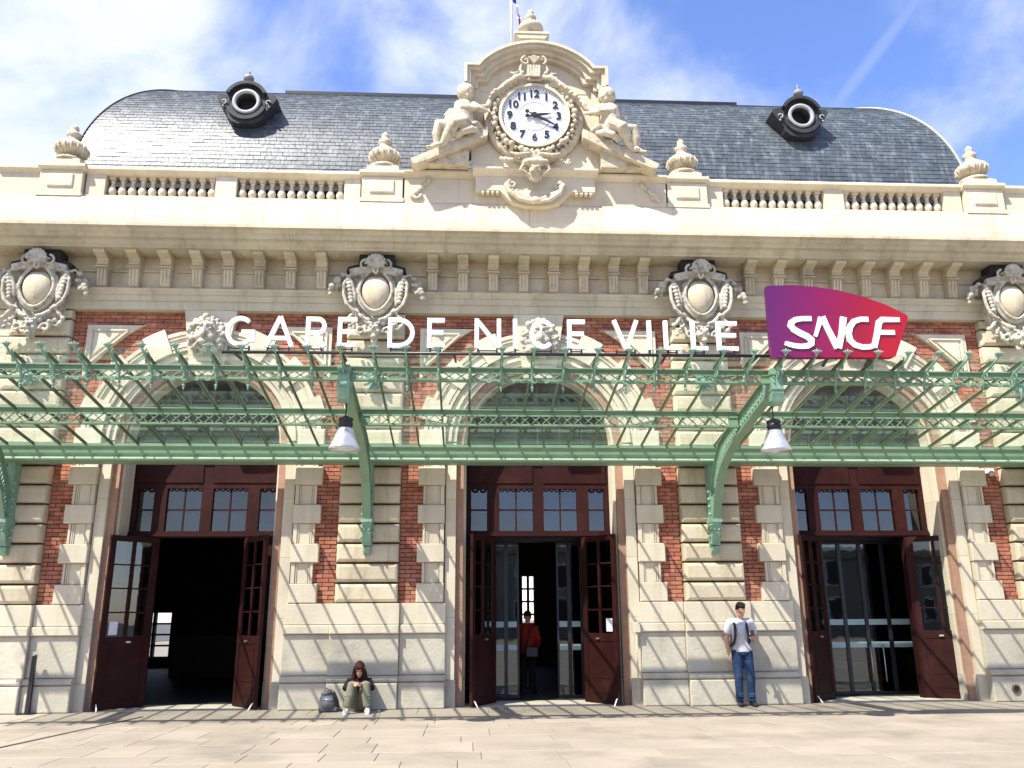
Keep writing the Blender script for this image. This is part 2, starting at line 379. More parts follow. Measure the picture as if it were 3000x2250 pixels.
# bricks
BW, BH = .225, .0755
brick_list = []
def brick_region(test, x0, x1, z0, z1):
    k = 0; z = z0
    while z < z1 - .03:
        x = x0 - (BW / 2 if k % 2 else 0)
        while x < x1:
            a, b = max(x, x0), min(x + BW - .011, x1)
            zz = min(z + BH - .011, z1)
            if b - a > .03 and test((a + b) / 2, z + BH / 2, a, b): brick_list.append((a, b, z, zz))
            x += BW
        z += BH; k += 1
for i, px in enumerate(PX):
    for s in (-1, 1):
        a, b = (W1 + .005, 1.03) if s > 0 else (-1.03, -W1 - .005)
        if (i == 0 and s < 0) or (i == 3 and s > 0): continue
        brick_region(lambda x, z, a, b: True, px + a, px + b, ZB, 7.05)
for cx in BX:
    brick_region(lambda x, z, a, b: abs(x - cx) > .4, cx - 2.63, cx + 2.63, 7.05, ZT)
    brick_region(lambda x, z, a, b: 2.2 < math.hypot(x - cx, z - ZA) < 2.75 and abs(x - cx) < 2.2 and z > 5.2 and abs(x - cx) > .4, cx - 2.2, cx + 2.2, 5.2, 7.05)
def bkey(b):
    x = (b[0] + b[1]) / 2; vis = (-9.6 < x < 9.0)
    return (not vis, b[2])
brick_list.sort(key=bkey)
bm_cache = {}
bs = MB()
for i, (a, b, z, zz) in enumerate(brick_list):
    yf = .10 + random.uniform(-.006, .006)
    if i < 300:
        key = (round(b - a, 3), round(zz - z, 3))
        if key not in bm_cache:
            t = MB(); t.boss(0, key[0], .068, 0, 0, key[1], .006); bm_cache[key] = t.mesh('brick')
        link('brick', bm_cache[key], BRICK, B, (a, yf, z))
    else: bs.box(a, b, yf, .168, z, zz)
obj('brickwork', bs, BRICK, B, kind='stuff')

# rusticated pier blocks
bc = {}
def block(name, x0, x1, yf, z0, z1, mt=STONE, ch=.035, yb=.168, gap=.006):
    key = (name, round(x1 - x0, 3), round(z1 - z0, 3), round(yb - yf, 3), ch, mt.name)
    if key not in bc:
        t = MB(); t.boss(gap, x1 - x0 - gap, yb - yf, 0, gap, z1 - z0 - gap, ch); bc[key] = t.mesh(name)
    return link(name, bc[key], mt, B, (x0, yf, z0))
PITCH = .3565
for i, px in enumerate(PX):
    z = ZB; k = 0
    while z < ZT - .05:
        h = min(PITCH, ZT - z)
        if h > .1: block('stone_block', px - W1 - random.uniform(0, .004), px + W1 + random.uniform(0, .004), -.06 - random.uniform(0, .012), z + .012, z + h - .012, STONE, ch=.055 if h > .3 else .03)
        z += PITCH; k += 1
    # pier foot: plain course, ledge, plinth panels, base
    for (a, b, yf) in ((-W1 - .05, W1 + .05, -.10), (-WE - .02, -W1 - .05, -.02), (W1 + .05, WE + .02, -.02)):
        xa, xb = px + a, px + b
        split = []
        if b - a > 1: sp = px + random.uniform(-.12, .12); segs = [(xa, xb)]
        else: segs = [(xa, xb)]
        for (s0, s1) in segs:
            block('stone_block', s0, s1, yf, 1.42, ZB, STONE2, ch=.012, gap=.003)
            block('ledge_stone', s0 - .0, s1 + .0, yf - .045, 1.26, 1.42, STONE2, ch=.02, gap=.002)
            block('plinth_block', s0, s1, yf + .01, .56, 1.26, PLINTH, ch=.012, gap=.002)
            t = MB(); e = .0
            t.prism_x([(.168, .44), (yf - .03, .44), (yf - .075, .47), (yf - .085, .50), (yf - .07, .53), (yf - .03, .555), (.168, .56)], s0 + .002, s1 - .002)
            obj('torus_moulding', t, PLINTH, B)
            block('base_block', s0 - .0, s1 + .0, yf - .08, 0, .44, PLINTH, ch=.02, gap=.002)
    # side quoins alternate with narrow moulded panels
    for s in (-1, 1):
        if (i == 0 and s < 0) or (i == 3 and s > 0):
            xa, xb = (px - 1.4, px - W1 - .01) if s < 0 else (px + W1 + .01, px + 1.4)
            z = ZB
            while z < ZT - .1:
                block('stone_block', xa, xb, .02, z, min(z + .713, ZT), STONE2, ch=.012); z += .713
            continue
        z = ZB; k = 0
        while z < ZA + .3:
            h = PITCH
            if k % 2 == 0:
                a, b = WB, WE - .02
                x0, x1 = (px + a, px + b) if s > 0 else (px - b, px - a)
                block('quoin_stone', x0, x1, .0 - random.uniform(0, .01), z + .002, z + h - .002, STONE2, ch=.016)
            else:
                a, b = WQ, WE - .04
                x0, x1 = (px + a, px + b) if s > 0 else (px - b, px - a)
                key = ('panel', s)
                if key not in bc:
                    t = MB(); w = x1 - x0; t.box(0, w, 0, .10, 0, h)
                    for (p0, p1, yy) in ((.0, .04, -.035), (.055, .075, -.018), (.09, .105, -.018), (w - .10, w - .085, -.018), (w - .07, w - .0, -.035)):
                        if s < 0: p0, p1 = w - p1, w - p0
                        t.box(p0, p1, yy, -.001, 0, h)
                    bc[key] = t.mesh('moulded_panel')
                link('moulded_panel', bc[key], STONE2, B, (x0, .066, z))
            z += h; k += 1

# door jamb strips, arch rings, voussoirs, keystone and spandrels
for cx in BX:
    for s in (-1, 1):
        for (a, b, y0, z0, z1) in ((1.60, 1.79, .09, .46, ZA), (HW, 1.60, .28, .46, ZA)):
            x0, x1 = (cx + a, cx + b) if s > 0 else (cx - b, cx - a)
            zz = z0
            while zz < z1 - .01:
                e = min(zz + 1.075, z1); t = MB(); t.box(x0, x1, y0, .8, zz + .002, e - .002); obj('jamb_stone', t, STONE2, B); zz = e
        for (a, b, y0) in ((1.58, 1.79, .05), (HW - .0, 1.58, .24)):
            x0, x1 = (cx + a, cx + b) if s > 0 else (cx - b, cx - a)
            t = MB(); t.box(x0, x1, y0, .8, 0, .458); obj('jamb_base', t, PLINTH, B)
    for (r0, r1, y0) in ((RA, 1.60, .28), (1.60, 1.83, .09)):
        t = MB(); t.ring(cx, ZA, r0, r1, y0, .8, 1, 179, 36); obj('arch_moulding', t, STONE2, B)
    t = MB(); t.ring(cx, ZA, 1.70, 1.76, .05, .089, 1, 179, 36); t.ring(cx, ZA, 1.5, 1.54, .25, .279, 1, 179, 36); obj('arch_fillet', t, STONE2, B)
    seg = 80. / 7
    for s in (-1, 1):
        for k in range(7):
            a0 = 10 + k * seg; a1 = a0 + seg
            A0, A1 = (90 - a1, 90 - a0) if s > 0 else (90 + a0, 90 + a1)
            t = MB()
            if k % 2 == 1: t.ring(cx, ZA, 1.84, 2.36, -.01, .168, A0 + .15, A1 - .15, 4)
            else:
                t.ring(cx, ZA, 1.84, 2.24, .06, .168, A0, A1, 5)
                for (r0, r1) in ((1.84, 1.89), (1.92, 1.94), (2.10, 2.12), (2.17, 2.24)): t.ring(cx, ZA, r0, r1, .025, .059, A0, A1, 5)
            obj('voussoir', t, STONE2, B)
    # keystone
    t = MB(); t.prism_y([(cx - .30, 6.02), (cx + .30, 6.02), (cx + .50, ZT - .002), (cx - .50, ZT - .002)], -.06, .168)
    t.prism_y([(cx - .24, 6.0), (cx + .24, 6.0), (cx + .27, 6.25), (cx - .27, 6.25)], -.14, -.061)
    ks = obj('keystone', t, STONE2, B)
    hm = MB(); c = (cx, -.2, 6.78)
    hm.ball(c, (.22, .22, .27), 14, 10); hm.ball((cx, -.42, 6.74), (.05, .07, .07)); hm.tube([(cx, -.38, 6.9), (cx, -.44, 6.72)], [.03, .045]); hm.ball((cx, -.36, 6.6), (.12, .07, .06))
    for s in (-1, 1):
        hm.ball((cx + s * .1, -.37, 6.86), (.055, .04, .035)); hm.ball((cx + s * .11, -.33, 6.7), (.08, .07, .08)); hm.tube([(cx + s * .03, -.42, 6.93), (cx + s * .17, -.36, 6.95)], .03)
        hm.tube([(cx + s * .04, -.36, 6.66), (cx + s * .16, -.3, 6.55), (cx + s * .2, -.2, 6.45)], [.03, .04, .02])
    rr = random.Random(int(cx * 10) + 99)
    for q in range(34):
        a = R(-60 + 300 * q / 33.) ; rad = .27 + .06 * (q % 2)
        hm.ball((cx + rad * math.cos(a), -.16 - rr.uniform(0, .1), 6.77 + rad * 1.12 * math.sin(a)), rr.uniform(.045, .075), 8, 6)
    for q in range(12): hm.tube([(cx + rr.uniform(-.16, .16), -.28, 6.58), (cx + rr.uniform(-.14, .14), -.22, 6.36)], [.04, .015], 6)
    mk = blob(hm, .0135, 0, 'carved_mask'); link('carved_mask', mk, CARVED, ks)
    # spandrels
    for s in (-1, 1):
        outer = 2.63
        pts = [(2.34, 7.04), (1.27, 7.04)]
        for k in range(9):
            a = R(61.5 - k * (61.5 - 27.5) / 8); pts.append((outer * math.cos(a), ZA + outer * math.sin(a)))
        pts = [(cx + s * x, z) for x, z in pts]
        t = MB(); t.prism_y(pts, .03, .168); sp = obj('spandrel_stone', t, STONE2, B)
        cxs = sum(p[0] for p in pts) / len(pts); czs = sum(p[1] for p in pts) / len(pts)
        tri = [(cx + s * 2.24, 6.93), (cx + s * 1.55, 6.93), (cx + s * 2.24, 6.25)]
        t = MB()
        for k in range(3):
            p, q = tri[k], tri[(k + 1) % 3]
            t.bar((p[0], .02, p[1]), (q[0], .02, q[1]), .03, .05, up=(0, 1, 0))
        tri2 = [(cx + s * 2.17, 6.86), (cx + s * 1.72, 6.86), (cx + s * 2.17, 6.42)]
        t.prism_y(tri2, .0, .029); obj('raised_panel', t, STONE2, sp)

# arched windows, transoms, door frames
for cx in BX:
    fr = MB(); fr.ring(cx, ZA, 1.31, RA - .002, .6, .78, 0, 180, 30); fr.box(cx - HW + .002, cx + HW - .002, .6, .78, 4.66, 4.80)
    aw = obj('arched_window', fr, WOOD, B)
    ml = MB()
    for k in range(-2, 3):
        x = k * .44; top = math.sqrt(1.32 ** 2 - x * x); ml.box(cx + x - .016, cx + x + .016, .62, .66, 4.80, ZA + top)
    for zz in (5.18, 5.56):
        w = math.sqrt(1.31 ** 2 - (zz - ZA) ** 2); ml.box(cx - w, cx + w, .621, .659, zz - .016, zz + .016)
    obj('glazing_bar', ml, mat('faded_window_frame', (.02, .025, .035), rough=.6), aw)
    gp = MB(); gp.ring(cx, ZA, 0, 1.31, .66, .668, 0, 180, 30); obj('pane', gp, FGLASS, aw)
    # wooden door surround with transom lights
    fr = MB(); Y0, Y1 = .74, .86
    fr.box(cx - HW + .002, cx + HW - .002, Y0, Y1, 3.97, 4.658)
    fr.box(cx - HW + .002, cx + HW - .002, Y0 - .03, Y1, 3.03, 3.15)
    fr.box(cx - HW + .002, cx + HW - .002, Y0 - .06, Y0 - .031, 3.05, 3.10)
    XM = (-1.408, -1.31, -1.0, -.76, -.10, .11, .77, 1.0, 1.31, 1.408)
    for k in range(0, 10, 2): fr.box(cx + XM[k], cx + XM[k + 1], Y0, Y1, 3.151, 3.969)
    for (a, b) in ((-1.35, -.1), (.1, 1.35)):   # raised top panels
        fr.box(cx + a, cx + b, Y0 - .02, Y0 - .001, 4.08, 4.6)
    df = obj('door_frame', fr, WOOD, B)
    for (a, b) in ((-1.31, -1.0), (-.76, -.10), (.11, .77), (1.0, 1.31)):
        ml = MB(); ml.box(cx + a, cx + b, .78, .82, 3.545, 3.575)
        if b - a > .5: ml.box(cx + (a + b) / 2 - .014, cx + (a + b) / 2 + .014, .781, .819, 3.151, 3.969)
        n = int((b - a) / .11)
        for k in range(n): ml.ring(cx + a + (k + .5) * (b - a) / n, 3.969, .03, (b - a) / n / 2, .785, .815, 180, 360, 6)
        obj('glazing_bar', ml, WOOD, df)
        zz = [(3.152, 3.544), (3.576, 3.968)]; xs = [(a, b)] if b - a < .5 else [(a, (a + b) / 2 - .015), ((a + b) / 2 + .015, b)]
        for z0, z1 in zz:
            for x0, x1 in xs: t = MB(); t.box(cx + x0, cx + x1, .797, .803, z0, z1); obj('pane', t, WGLASS, df)
    # side posts and fixed side panels of the doorway
    hl, hr = {-6.4: (-.86, .86), 0: (-.87, .87), 6.4: (-.86, .9)}[cx]
    for (a, b, c, d) in ((-HW + .002, hl - .061, hl - .06, hl + .03), (hr + .061, HW - .002, hr - .03, hr + .06)):
        t = MB(); t.box(cx + a, cx + b, .76, .84, 0.014, 3.029); obj('side_panel', t, WOOD, B)
        t = MB(); t.box(cx + c, cx + d, .70, .86, .014, 3.029); obj('door_post', t, WOOD, B)
    # a stone sill
    t = MB(); t.box(cx - HW, cx + HW, .1, 1.1, .0, .012); obj('threshold', t, PLINTH, B)

def leaf(cx, hx, side, ang, notice=False, big=True):
    """folding outward leaf: hinge at hx; side -1 swings to the left"""
    w = .93
    dx = side * math.cos(R(ang)); dy = -math.sin(R(ang))
    def P(u, t, z):   # u along leaf, t thickness
        return (cx + hx + dx * u - dy * side * t * 0 + dy * t * side * -1 * 0 + (-dy) * t * side * 1, .74 + dy * u + dx * t * side, z)
    def bx(mb, u0, u1, t0, t1, z0, z1):
        v = [P(u0, t0, z0), P(u1, t0, z0), P(u1, t1, z0), P(u0, t1, z0), P(u0, t0, z1), P(u1, t0, z1), P(u1, t1, z1), P(u0, t1, z1)]
        mb.add(v, [(0, 3, 2, 1), (4, 5, 6, 7), (0, 1, 5, 4), (1, 2, 6, 5), (2, 3, 7, 6), (3, 0, 4, 7)])
    z0, z1 = .02, 3.02; T = .028
    f = MB()
    bx(f, 0, .12, -T, T, z0, z1); bx(f, w - .10, w, -T, T, z0, z1); bx(f, .12, w - .10, -T, T, z1 - .10, z1); bx(f, .12, w - .10, -T * .99, T * .99, 1.10, 1.24)
    bx(f, .12, w - .10, -T * .6, T * .6, z0, 1.10); bx(f, .12, w - .1, -T * .98, T * .98, z0, .14)
    bx(f, .20, w - .18, -T * .9, T * .9, .45, 1.03); bx(f, .20, w - .18, -T * .9, T * .9, .20, .38)
    bx(f, (w + .02) / 2 - .03, (w + .02) / 2 + .03, -T * .95, T * .95, 1.24, z1 - .1)
    lf = obj('door_leaf', f, WOOD, B)
    ml = MB()
    for k in (1, 2, 3): z = 1.24 + k * (z1 - .1 - 1.24) / 4; bx(ml, .12, w - .1, -T * .5, T * .5, z - .012, z + .012)
    obj('glazing_bar', ml, WOOD, lf)
    mid = (w + .02) / 2
    for (u0, u1) in ((.12, mid - .03), (mid + .03, w - .10)):
        for k in range(4):
            a = 1.24 + k * 1.68 / 4 + (.013 if k else 0); b = 1.24 + (k + 1) * 1.68 / 4 - (.013 if k < 3 else 0)
            t = MB(); bx(t, u0, u1, -.003, .003, a, b); obj('pane', t, DGLASS, lf)
    h = MB(); hz = 1.13
    bx(h, w - .55, w - .47, -T - .03, -T, hz, hz + .03); bx(h, w - .55, w - .47, T, T + .03, hz, hz + .03); obj('door_handle', h, BRASS, lf)
    h = MB(); p = P(w - .06, -T - .02, .1); q = P(w - .03, -T - .10, -.01 + .012); h.tube([p, q], .012, 6); h.tube([P(w - .06, -T, .12), p], .012, 6); obj('door_stay', h, WHITE, lf)
    h = MB()
    for z in (.35, 1.5, 2.6): h.tube([P(.0, T + .012, z - .06), P(.0, T + .012, z + .06)], .012, 6)
    obj('hinge', h, LEAD, lf)
    if notice:
        t = MB(); bx(t, w - .30, w - .14, -.012, -.004, 1.27, 1.50); obj('notice', t, PAPER, lf)
    return lf
leaf(-6.4, -.82, -1, 49, True); leaf(-6.4, .80, 1, 52)
leaf(0, -.85, -1, 61); leaf(0, .85, 1, 57, True)
leaf(6.4, -.84, -1, 46); leaf(6.4, .92, 1, 33, True)

# inner glass draught screens behind doors two and three
def glass_screen(x0, x1, y=1.6, stick=True, top=3.0):
    t = MB(); t.box(x0, x0 + .035, y - .03, y + .03, .012, top); t.box(x1 - .035, x1, y - .03, y + .03, .012, top); t.box(x0 + .035, x1 - .035, y - .029, y + .029, .012, .07); t.box(x0 + .035, x1 - .035, y - .029, y + .029, top - .05, top)
    o = obj('glass_screen', t, DARKMETAL, B)
    t = MB(); t.box(x0 + .035, x1 - .035, y - .006, y + .006, .07, top - .05); obj('pane', t, DGLASS, o)
    if stick:
        for z in (.90, 1.34):
            t = MB(); t.box(x0 + .045, x1 - .045, y - .010, y - .0065, z, z + .11); obj('safety_sticker', t, STICK, o)
for a, b in ((-.86, -.60), (-.60, -.34), (.42, .67), (.67, .93)): glass_screen(a, b)
for a, b in ((5.93, 6.30), (6.30, 6.74), (6.74, 7.21), (7.21, 7.68)): glass_screen(a, b)
for sx in (6.72, 6.98):
    t = MB(); t.tube([(sx, 1.50, .25), (sx, 1.50, .95)], .014, 6); t.tube([(sx, 1.50, .3), (sx, 1.57, .3)], .01, 6); t.tube([(sx, 1.50, .9), (sx, 1.57, .9)], .01, 6); obj('pull_handle', t, BRASS, B)
t = MB()
for cx in (0, 6.4): t.box(cx - 1.4, cx + 1.4, 1.4, 1.8, 3.01, 3.3)
obj('screen_header', t, DARKMETAL, B)
t = MB(); t.box(6.75, 7.9, 2.3, 2.36, .75, 1.35); obj('display_board', t, mat('navy_board', (.015, .03, .09), rough=.5), B)

# dim hall behind the doors
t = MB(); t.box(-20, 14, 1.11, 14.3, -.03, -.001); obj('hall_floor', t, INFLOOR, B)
t = MB()
t.box(-20, 14, .87, 14.3, 4.75, 4.9)
t.box(-20, -19.8, .9, 14, 0, 4.75); t.box(13.8, 14, .9, 14, 0, 4.75)
t.box(-20, -11.01, .88, 1.1, 0, 4.75); t.box(11.01, 14, .88, 1.1, 0, 4.75)
for cx in PX: t.box(max(cx - 1.7, -11), min(cx + 1.7, 11), .81, 1.1, 0, 4.75)
# back wall with daylight openings
op = [(-12.3, -11.2, .35, 1.75), (.55, .95, 1.2, 2.9)]
xs = [-20]; 
for (a, b, z0, z1) in op:
    t.box(xs[-1], a, 14, 14.3, 0, 4.75); t.box(a, b, 14, 14.3, 0, z0); t.box(a, b, 14, 14.3, z1, 4.75); xs.append(b)
    for k in range(1, 4): t.box(a, b, 14.05, 14.15, z0 + (z1 - z0) * k / 4 - .03, z0 + (z1 - z0) * k / 4 + .03)
    t.box((a + b) / 2 - .04, (a + b) / 2 + .04, 14.0, 14.2, z0, z1)
t.box(xs[-1], 14, 14, 14.3, 0, 4.75)
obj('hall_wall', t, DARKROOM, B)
t = MB(); t.box(-11, 11, 2.4, 2.5, 4.91, 7.4); t.box(-11, 11, .81, 2.39, 7.2, 7.3); obj('fanlight_blackout', t, DARKROOM, B)  # dark sheets added behind the fanlights to block light and keep them dark
# ticket counters in the gloom
cwm = mat('counter_wood', (.06, .035, .02), rough=.4)
t = MB(); t.box(-9.5, -7.6, 9, 9.6, 0, 1.1); obj('counter', t, cwm, B); t = MB(); t.box(4.8, 8.5, 8, 8.6, 0, 1.1); obj('counter', t, cwm, B)

# entablature
t = MB()
t.prism_x([(.17, ZT + .002), (-.07, ZT + .002), (-.07, 7.50), (-.10, 7.505), (-.10, 7.62), (-.13, 7.63), (-.13, 7.66), (-.17, 7.70), (-.17, 7.74), (.17, 7.75)], -11.0, 11.0); obj('architrave', t, STONE, B)
t = MB(); t.box(-11.0, 11.0, .0, .099, 7.751, 8.12); t.box(-11, 11, -.04, .099, 8.121, 8.16); t.box(-11, 11, -.01, .099, 8.161, 8.43); obj('frieze', t, FRIEZE, B)
CN = [(-.85, 8.80), (-.87, 8.79), (-.87, 8.73), (-.80, 8.71), (-.78, 8.66), (-.72, 8.63), (-.70, 8.60), (-.70, 8.57), (-.60, 8.56), (-.57, 8.50), (-.52, 8.47), (-.52, 8.432)]
x = -11.85; t = None
# the cornice is laid in stones about a metre long
while x < 11.85:
    x2 = min(x + 1.0, 11.85); t = MB()
    t.prism_x([(.1, 8.432)] + CN[::-1] + [(-.6, 8.86), (.1, 9.05)], x + .002, x2 - .002); obj('cornice_stone', t, FRIEZE if False else STONE, B); x = x2
# consoles under the cornice
def console_mesh():
    t = MB(); w = .105
    prof = [(-.005, 8.43), (-.005, 8.16), (-.16, 8.17), (-.22, 8.20), (-.24, 8.235), (-.22, 8.27), (-.26, 8.31), (-.36, 8.34), (-.44, 8.36), (-.48, 8.40), (-.47, 8.43)]
    t.prism_x(prof, -w, w)
    t.box(-w - .02, w + .02, -.27, -.0, 8.14, 8.159)
    t.prism_x([(-.001, 8.139), (-.20, 8.139), (-.19, 8.05), (-.15, 7.80), (-.10, 7.755), (-.001, 7.755)], -w + .01, w - .01)
    for a in (-.085, -.02, .045): t.prism_x([(-.15, 8.12), (-.215, 8.12), (-.20, 7.98), (-.165, 7.83), (-.13, 7.80)], a, a + .036)
    return t.mesh('console')
cm = console_mesh()
for cx in BX:
    for k in range(8): link('console', cm, FRIEZE, B, (cx + (k - 3.5) * .603, 0, 0))

# parapet
x = -10.95
while x < 10.9:
    x2 = min(x + random.choice((1.2, 1.35, 1.5)), 10.95); yo = random.uniform(-.003, .003)
    t = MB(); t.prism_x([(.6, 8.86), (-.02 + yo, 9.0), (-.02 + yo, 9.35), (.02 + yo, 9.72), (.04 + yo, 9.78), (.6, 9.78)], x + .0025, x2 - .0025); obj('parapet_plinth_stone', t, STONE2, B); x = x2
def parapet_seg(x0, x1, yf=.10, name='parapet_panel'):
    t = MB(); t.box(x0, x1, yf + .03, .48, 9.785, 9.87); t.box(x0, x1, yf + .06, .46, 9.87, 10.35); obj(name, t, STONE2, B)
def rail(x0, x1, yf, z=10.35, yb=.5):
    t = MB(); t.prism_x([(yb, z), (yf + .05, z), (yf + .03, z + .03), (yf - .02, z + .06), (yf - .05, z + .075), (yf - .05, z + .12), (yf - .02, z + .15), (yb, z + .16)], x0 + .002, x1 - .002); obj('parapet_coping', t, STONE2, B)
bal = MB(); bal.box(-.075, .075, -.075, .075, 0, .05); bal.box(-.06, .06, -.06, .06, .41, .48)
bal.lathe([(.045, .05), (.05, .07), (.078, .11), (.088, .16), (.075, .21), (.045, .28), (.036, .33), (.036, .36), (.055, .38), (.045, .41)], n=14)
balm = bal.mesh('baluster')
PEDX = [-9.68, -3.2, 3.2, 9.68]
for s in (-1, 1):
    for (a, b) in ((3.99, 6.20), (6.62, 8.84)):
        x0, x1 = sorted((s * a, s * b))
        t = MB(); t.box(x0, x1, .13, .48, 9.785, 9.87); obj('balustrade_sill', t, STONE2, B)
        for k in range(11): link('baluster', balm, STONE2, B, (x0 + (k + .5) * (x1 - x0) / 11, .30, 9.87))
    for (a, b) in ((3.66, 3.99), (6.20, 6.62), (8.84, 9.22), (10.14, 10.95)):
        x0, x1 = sorted((s * a, s * b)); parapet_seg(x0, x1)
    for (a, b) in ((3.66, 4.8), (4.8, 6.4), (6.4, 8.0), (8.0, 9.22), (10.14, 10.99)):
        x0, x1 = sorted((s * a, s * b)); rail(x0, x1, .12)
for px in PEDX:
    t = MB(); t.box(px - .45, px + .45, .02, .56, 9.79, 9.88); t.box(px - .42, px + .42, .05, .54, 9.88, 10.36); 
    pd = obj('parapet_pedestal', t, STONE2, B); rail(px - .47, px + .47, .03, 10.361, .6)
    t = MB(); t.boss(px - .25, px + .25, .049, .015, 10.0, 10.28, .02); obj('raised_panel', t, STONE2, pd)
# solid centre of the parapet
t = MB(); t.box(-2.74, 2.74, .05, .55, 9.79, 10.34); obj('parapet_panel', t, STONE2, B)
t = MB()
for (x0, x1, yy) in ((-2.74, -1.33, -.02), (-1.33, 1.27, -.22), (1.27, 2.74, -.02)):
    t.prism_x([(.55, 10.34), (yy + .09, 10.34), (yy + .06, 10.38), (yy, 10.41), (yy - .05, 10.44), (yy - .05, 10.48), (yy, 10.50), (.55, 10.51)], x0, x1)
obj('parapet_coping', t, STONE2, B)
t = MB(); t.box(-1.27, 1.21, -.12, .049, 10.02, 10.339)
t.prism_y([(-.78, 10.02), (.72, 10.02), (.45, 9.74), (.2, 9.66), (-.26, 9.66), (-.52, 9.74)], -.14, .049)
for s in (-1, 1):
    for k in range(4): t.box(-.03 + s * (.82 + k * .1), -.03 + s * (.82 + k * .1) + s * .06 if s > 0 else -.03 + s * (.82 + k * .1) + .06, -.13, .0, 9.96, 10.0)
obj('frieze_block', t, STONE2, B)

# ------------------------------------------------------------------ roof
RF = []
def prof(th, off=0.): return (.95 + 2.6 * (1 - math.cos(th)) - off * math.cos(th) * .9, 10.6 + 3.64 * math.sin(th) + off * math.sin(th))
def xend(th): return 10.0 - 2.2 * (1 - math.cos(th))
t = MB(); n = 40; v = []; f = []
TH = [math.pi / 2 * i / n for i in range(n + 1)]
for th in TH:
    y, z = prof(th); xe = xend(th); v += [(-xe, y, z), (xe, y, z), (xe, 8 - (y - .95), z), (-xe, 8 - (y - .95), z)]
for i in range(n):
    for j in range(4): f.append((4 * i + j, 4 * i + (j + 1) % 4, 4 * i + 4 + (j + 1) % 4, 4 * i + 4 + j))
f.append((4 * n, 4 * n + 1, 4 * n + 2, 4 * n + 3)); t.add(v, f, True)
t.box(-10.2, 10.2, .6, 8.3, 10.0, 10.6)
roof = obj('roof', t, LEAD, B)
# slates in overlapping courses
arc = [0.]; 
fine = [math.pi / 2 * i / 400 for i in range(401)]
for i in range(400):
    a, b = prof(fine[i]), prof(fine[i + 1]); arc.append(arc[-1] + math.hypot(a[0] - b[0], a[1] - b[1]))
def th_at(s):
    import bisect
    k = min(bisect.bisect(arc, s), 400); return fine[max(k - 1, 0)]
EX = .108; s = .0; k = 0; stuff = MB(); nsing = 0; sm_cache = {}
while s < arc[-1] - .02:
    t0, t1 = th_at(s), th_at(min(s + EX * 1.35, arc[-1] - .001))
    y0, z0 = prof(t0, .018); y1, z1 = prof(t1, .006); yb0, zb0 = prof(t0, .002)
    xe = xend(t0); xe1 = xend(t1); x = -xe + (.12 if k % 2 else 0)
    if k % 2: stuff.add([(-xe, y0, z0), (-xe + .112, y0, z0), (-xe + .112, y1, z1), (-xe1, y1, z1)], [(0, 1, 2, 3)])
    while x < xe - .02:
        w = min(.232, xe - x - .004)
        j = random.uniform(-.003, .003)
        if z0 > 11.25 and nsing < 300 and -9.5 < x < 9.3 and abs(x) > 1.5 and w > .22:
            key = k
            if key not in sm_cache:
                tt = MB(); tt.add([(0, y0, z0), (w, y0, z0), (w, y1, z1), (0, y1, z1), (0, yb0, zb0), (w, yb0, zb0)], [(0, 1, 2, 3), (4, 5, 1, 0), (4, 0, 3), (1, 5, 2)]); sm_cache[key] = tt.mesh('slate')
            link('slate', sm_cache[key], SLATE, roof, (x, j, 0)); nsing += 1
        else:
            xa, xb = x, x + w; xa1, xb1 = max(xa, -xe1), min(xb, xe1)
            stuff.add([(xa, y0 + j, z0), (xb, y0 + j, z0), (xb1, y1, z1), (xa1, y1, z1), (xa, yb0, zb0), (xb, yb0, zb0)], [(0, 1, 2, 3), (4, 5, 1, 0)])
        x += .24
    s += EX; k += 1
obj('slates', stuff, SLATE, roof, kind='stuff')
for (xa, xb) in ((-5.9, -1.6), (1.6, 5.3)):
    t = MB(); yr, zr = prof(1.14, .03); t.prism_x([(yr - .03, zr - .05), (yr - .03, zr + .045), (yr + .09, zr + .09), (yr + .12, zr + .02)], xa, xb); obj('ridge_cap', t, DARKMETAL, roof)
for s_ in (-1, 1):
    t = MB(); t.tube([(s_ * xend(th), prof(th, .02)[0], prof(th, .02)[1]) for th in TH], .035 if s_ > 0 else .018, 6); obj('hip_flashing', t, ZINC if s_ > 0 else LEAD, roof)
# small roof lamps along the ridge
# round dormers
def dormer():
    root = MB()
    # box body running back into roof, front face toward -y at y=0
    n = 28
    def circ(r, y, cz=0, sx=1): return [(r * sx * math.cos(2 * math.pi * i / n), y, cz + r * math.sin(2 * math.pi * i / n)) for i in range(n)]
    rings = [circ(.30, .35), circ(.30, -.02), circ(.40, -.06), circ(.44, .02), circ(.52, .02), circ(.56, -.02), circ(.58, .10), circ(.54, .14), circ(.54, 1.6)]
    v = sum(rings, []); f = []
    for k in range(len(rings) - 1):
        for i in range(n): f.append((k * n + i, k * n + (i + 1) % n, (k + 1) * n + (i + 1) % n, (k + 1) * n + i))
    root.add(v, f, True); root.add(circ(.31, .34), [tuple(range(n))])
    # hood and foot
    root.ring(0, 0, .56, .66, -.16, 1.2, 25, 155, 16)
    root.ring(0, 0, .50, .62, -.10, 1.0, 200, 340, 14)
    root.prism_y([(-.56, -.30), (.56, -.30), (.54, -.52), (.40, -.66), (.2, -.73), (-.2, -.73), (-.40, -.66), (-.54, -.52)], -.03, .8)
    for s in (-1, 1):
        root.prism_y([(s * .54, .30), (s * .84, .26), (s * .90, .16), (s * .62, -.28), (s * .54, -.40)], .0, 1.0)
    return root
dmm = None
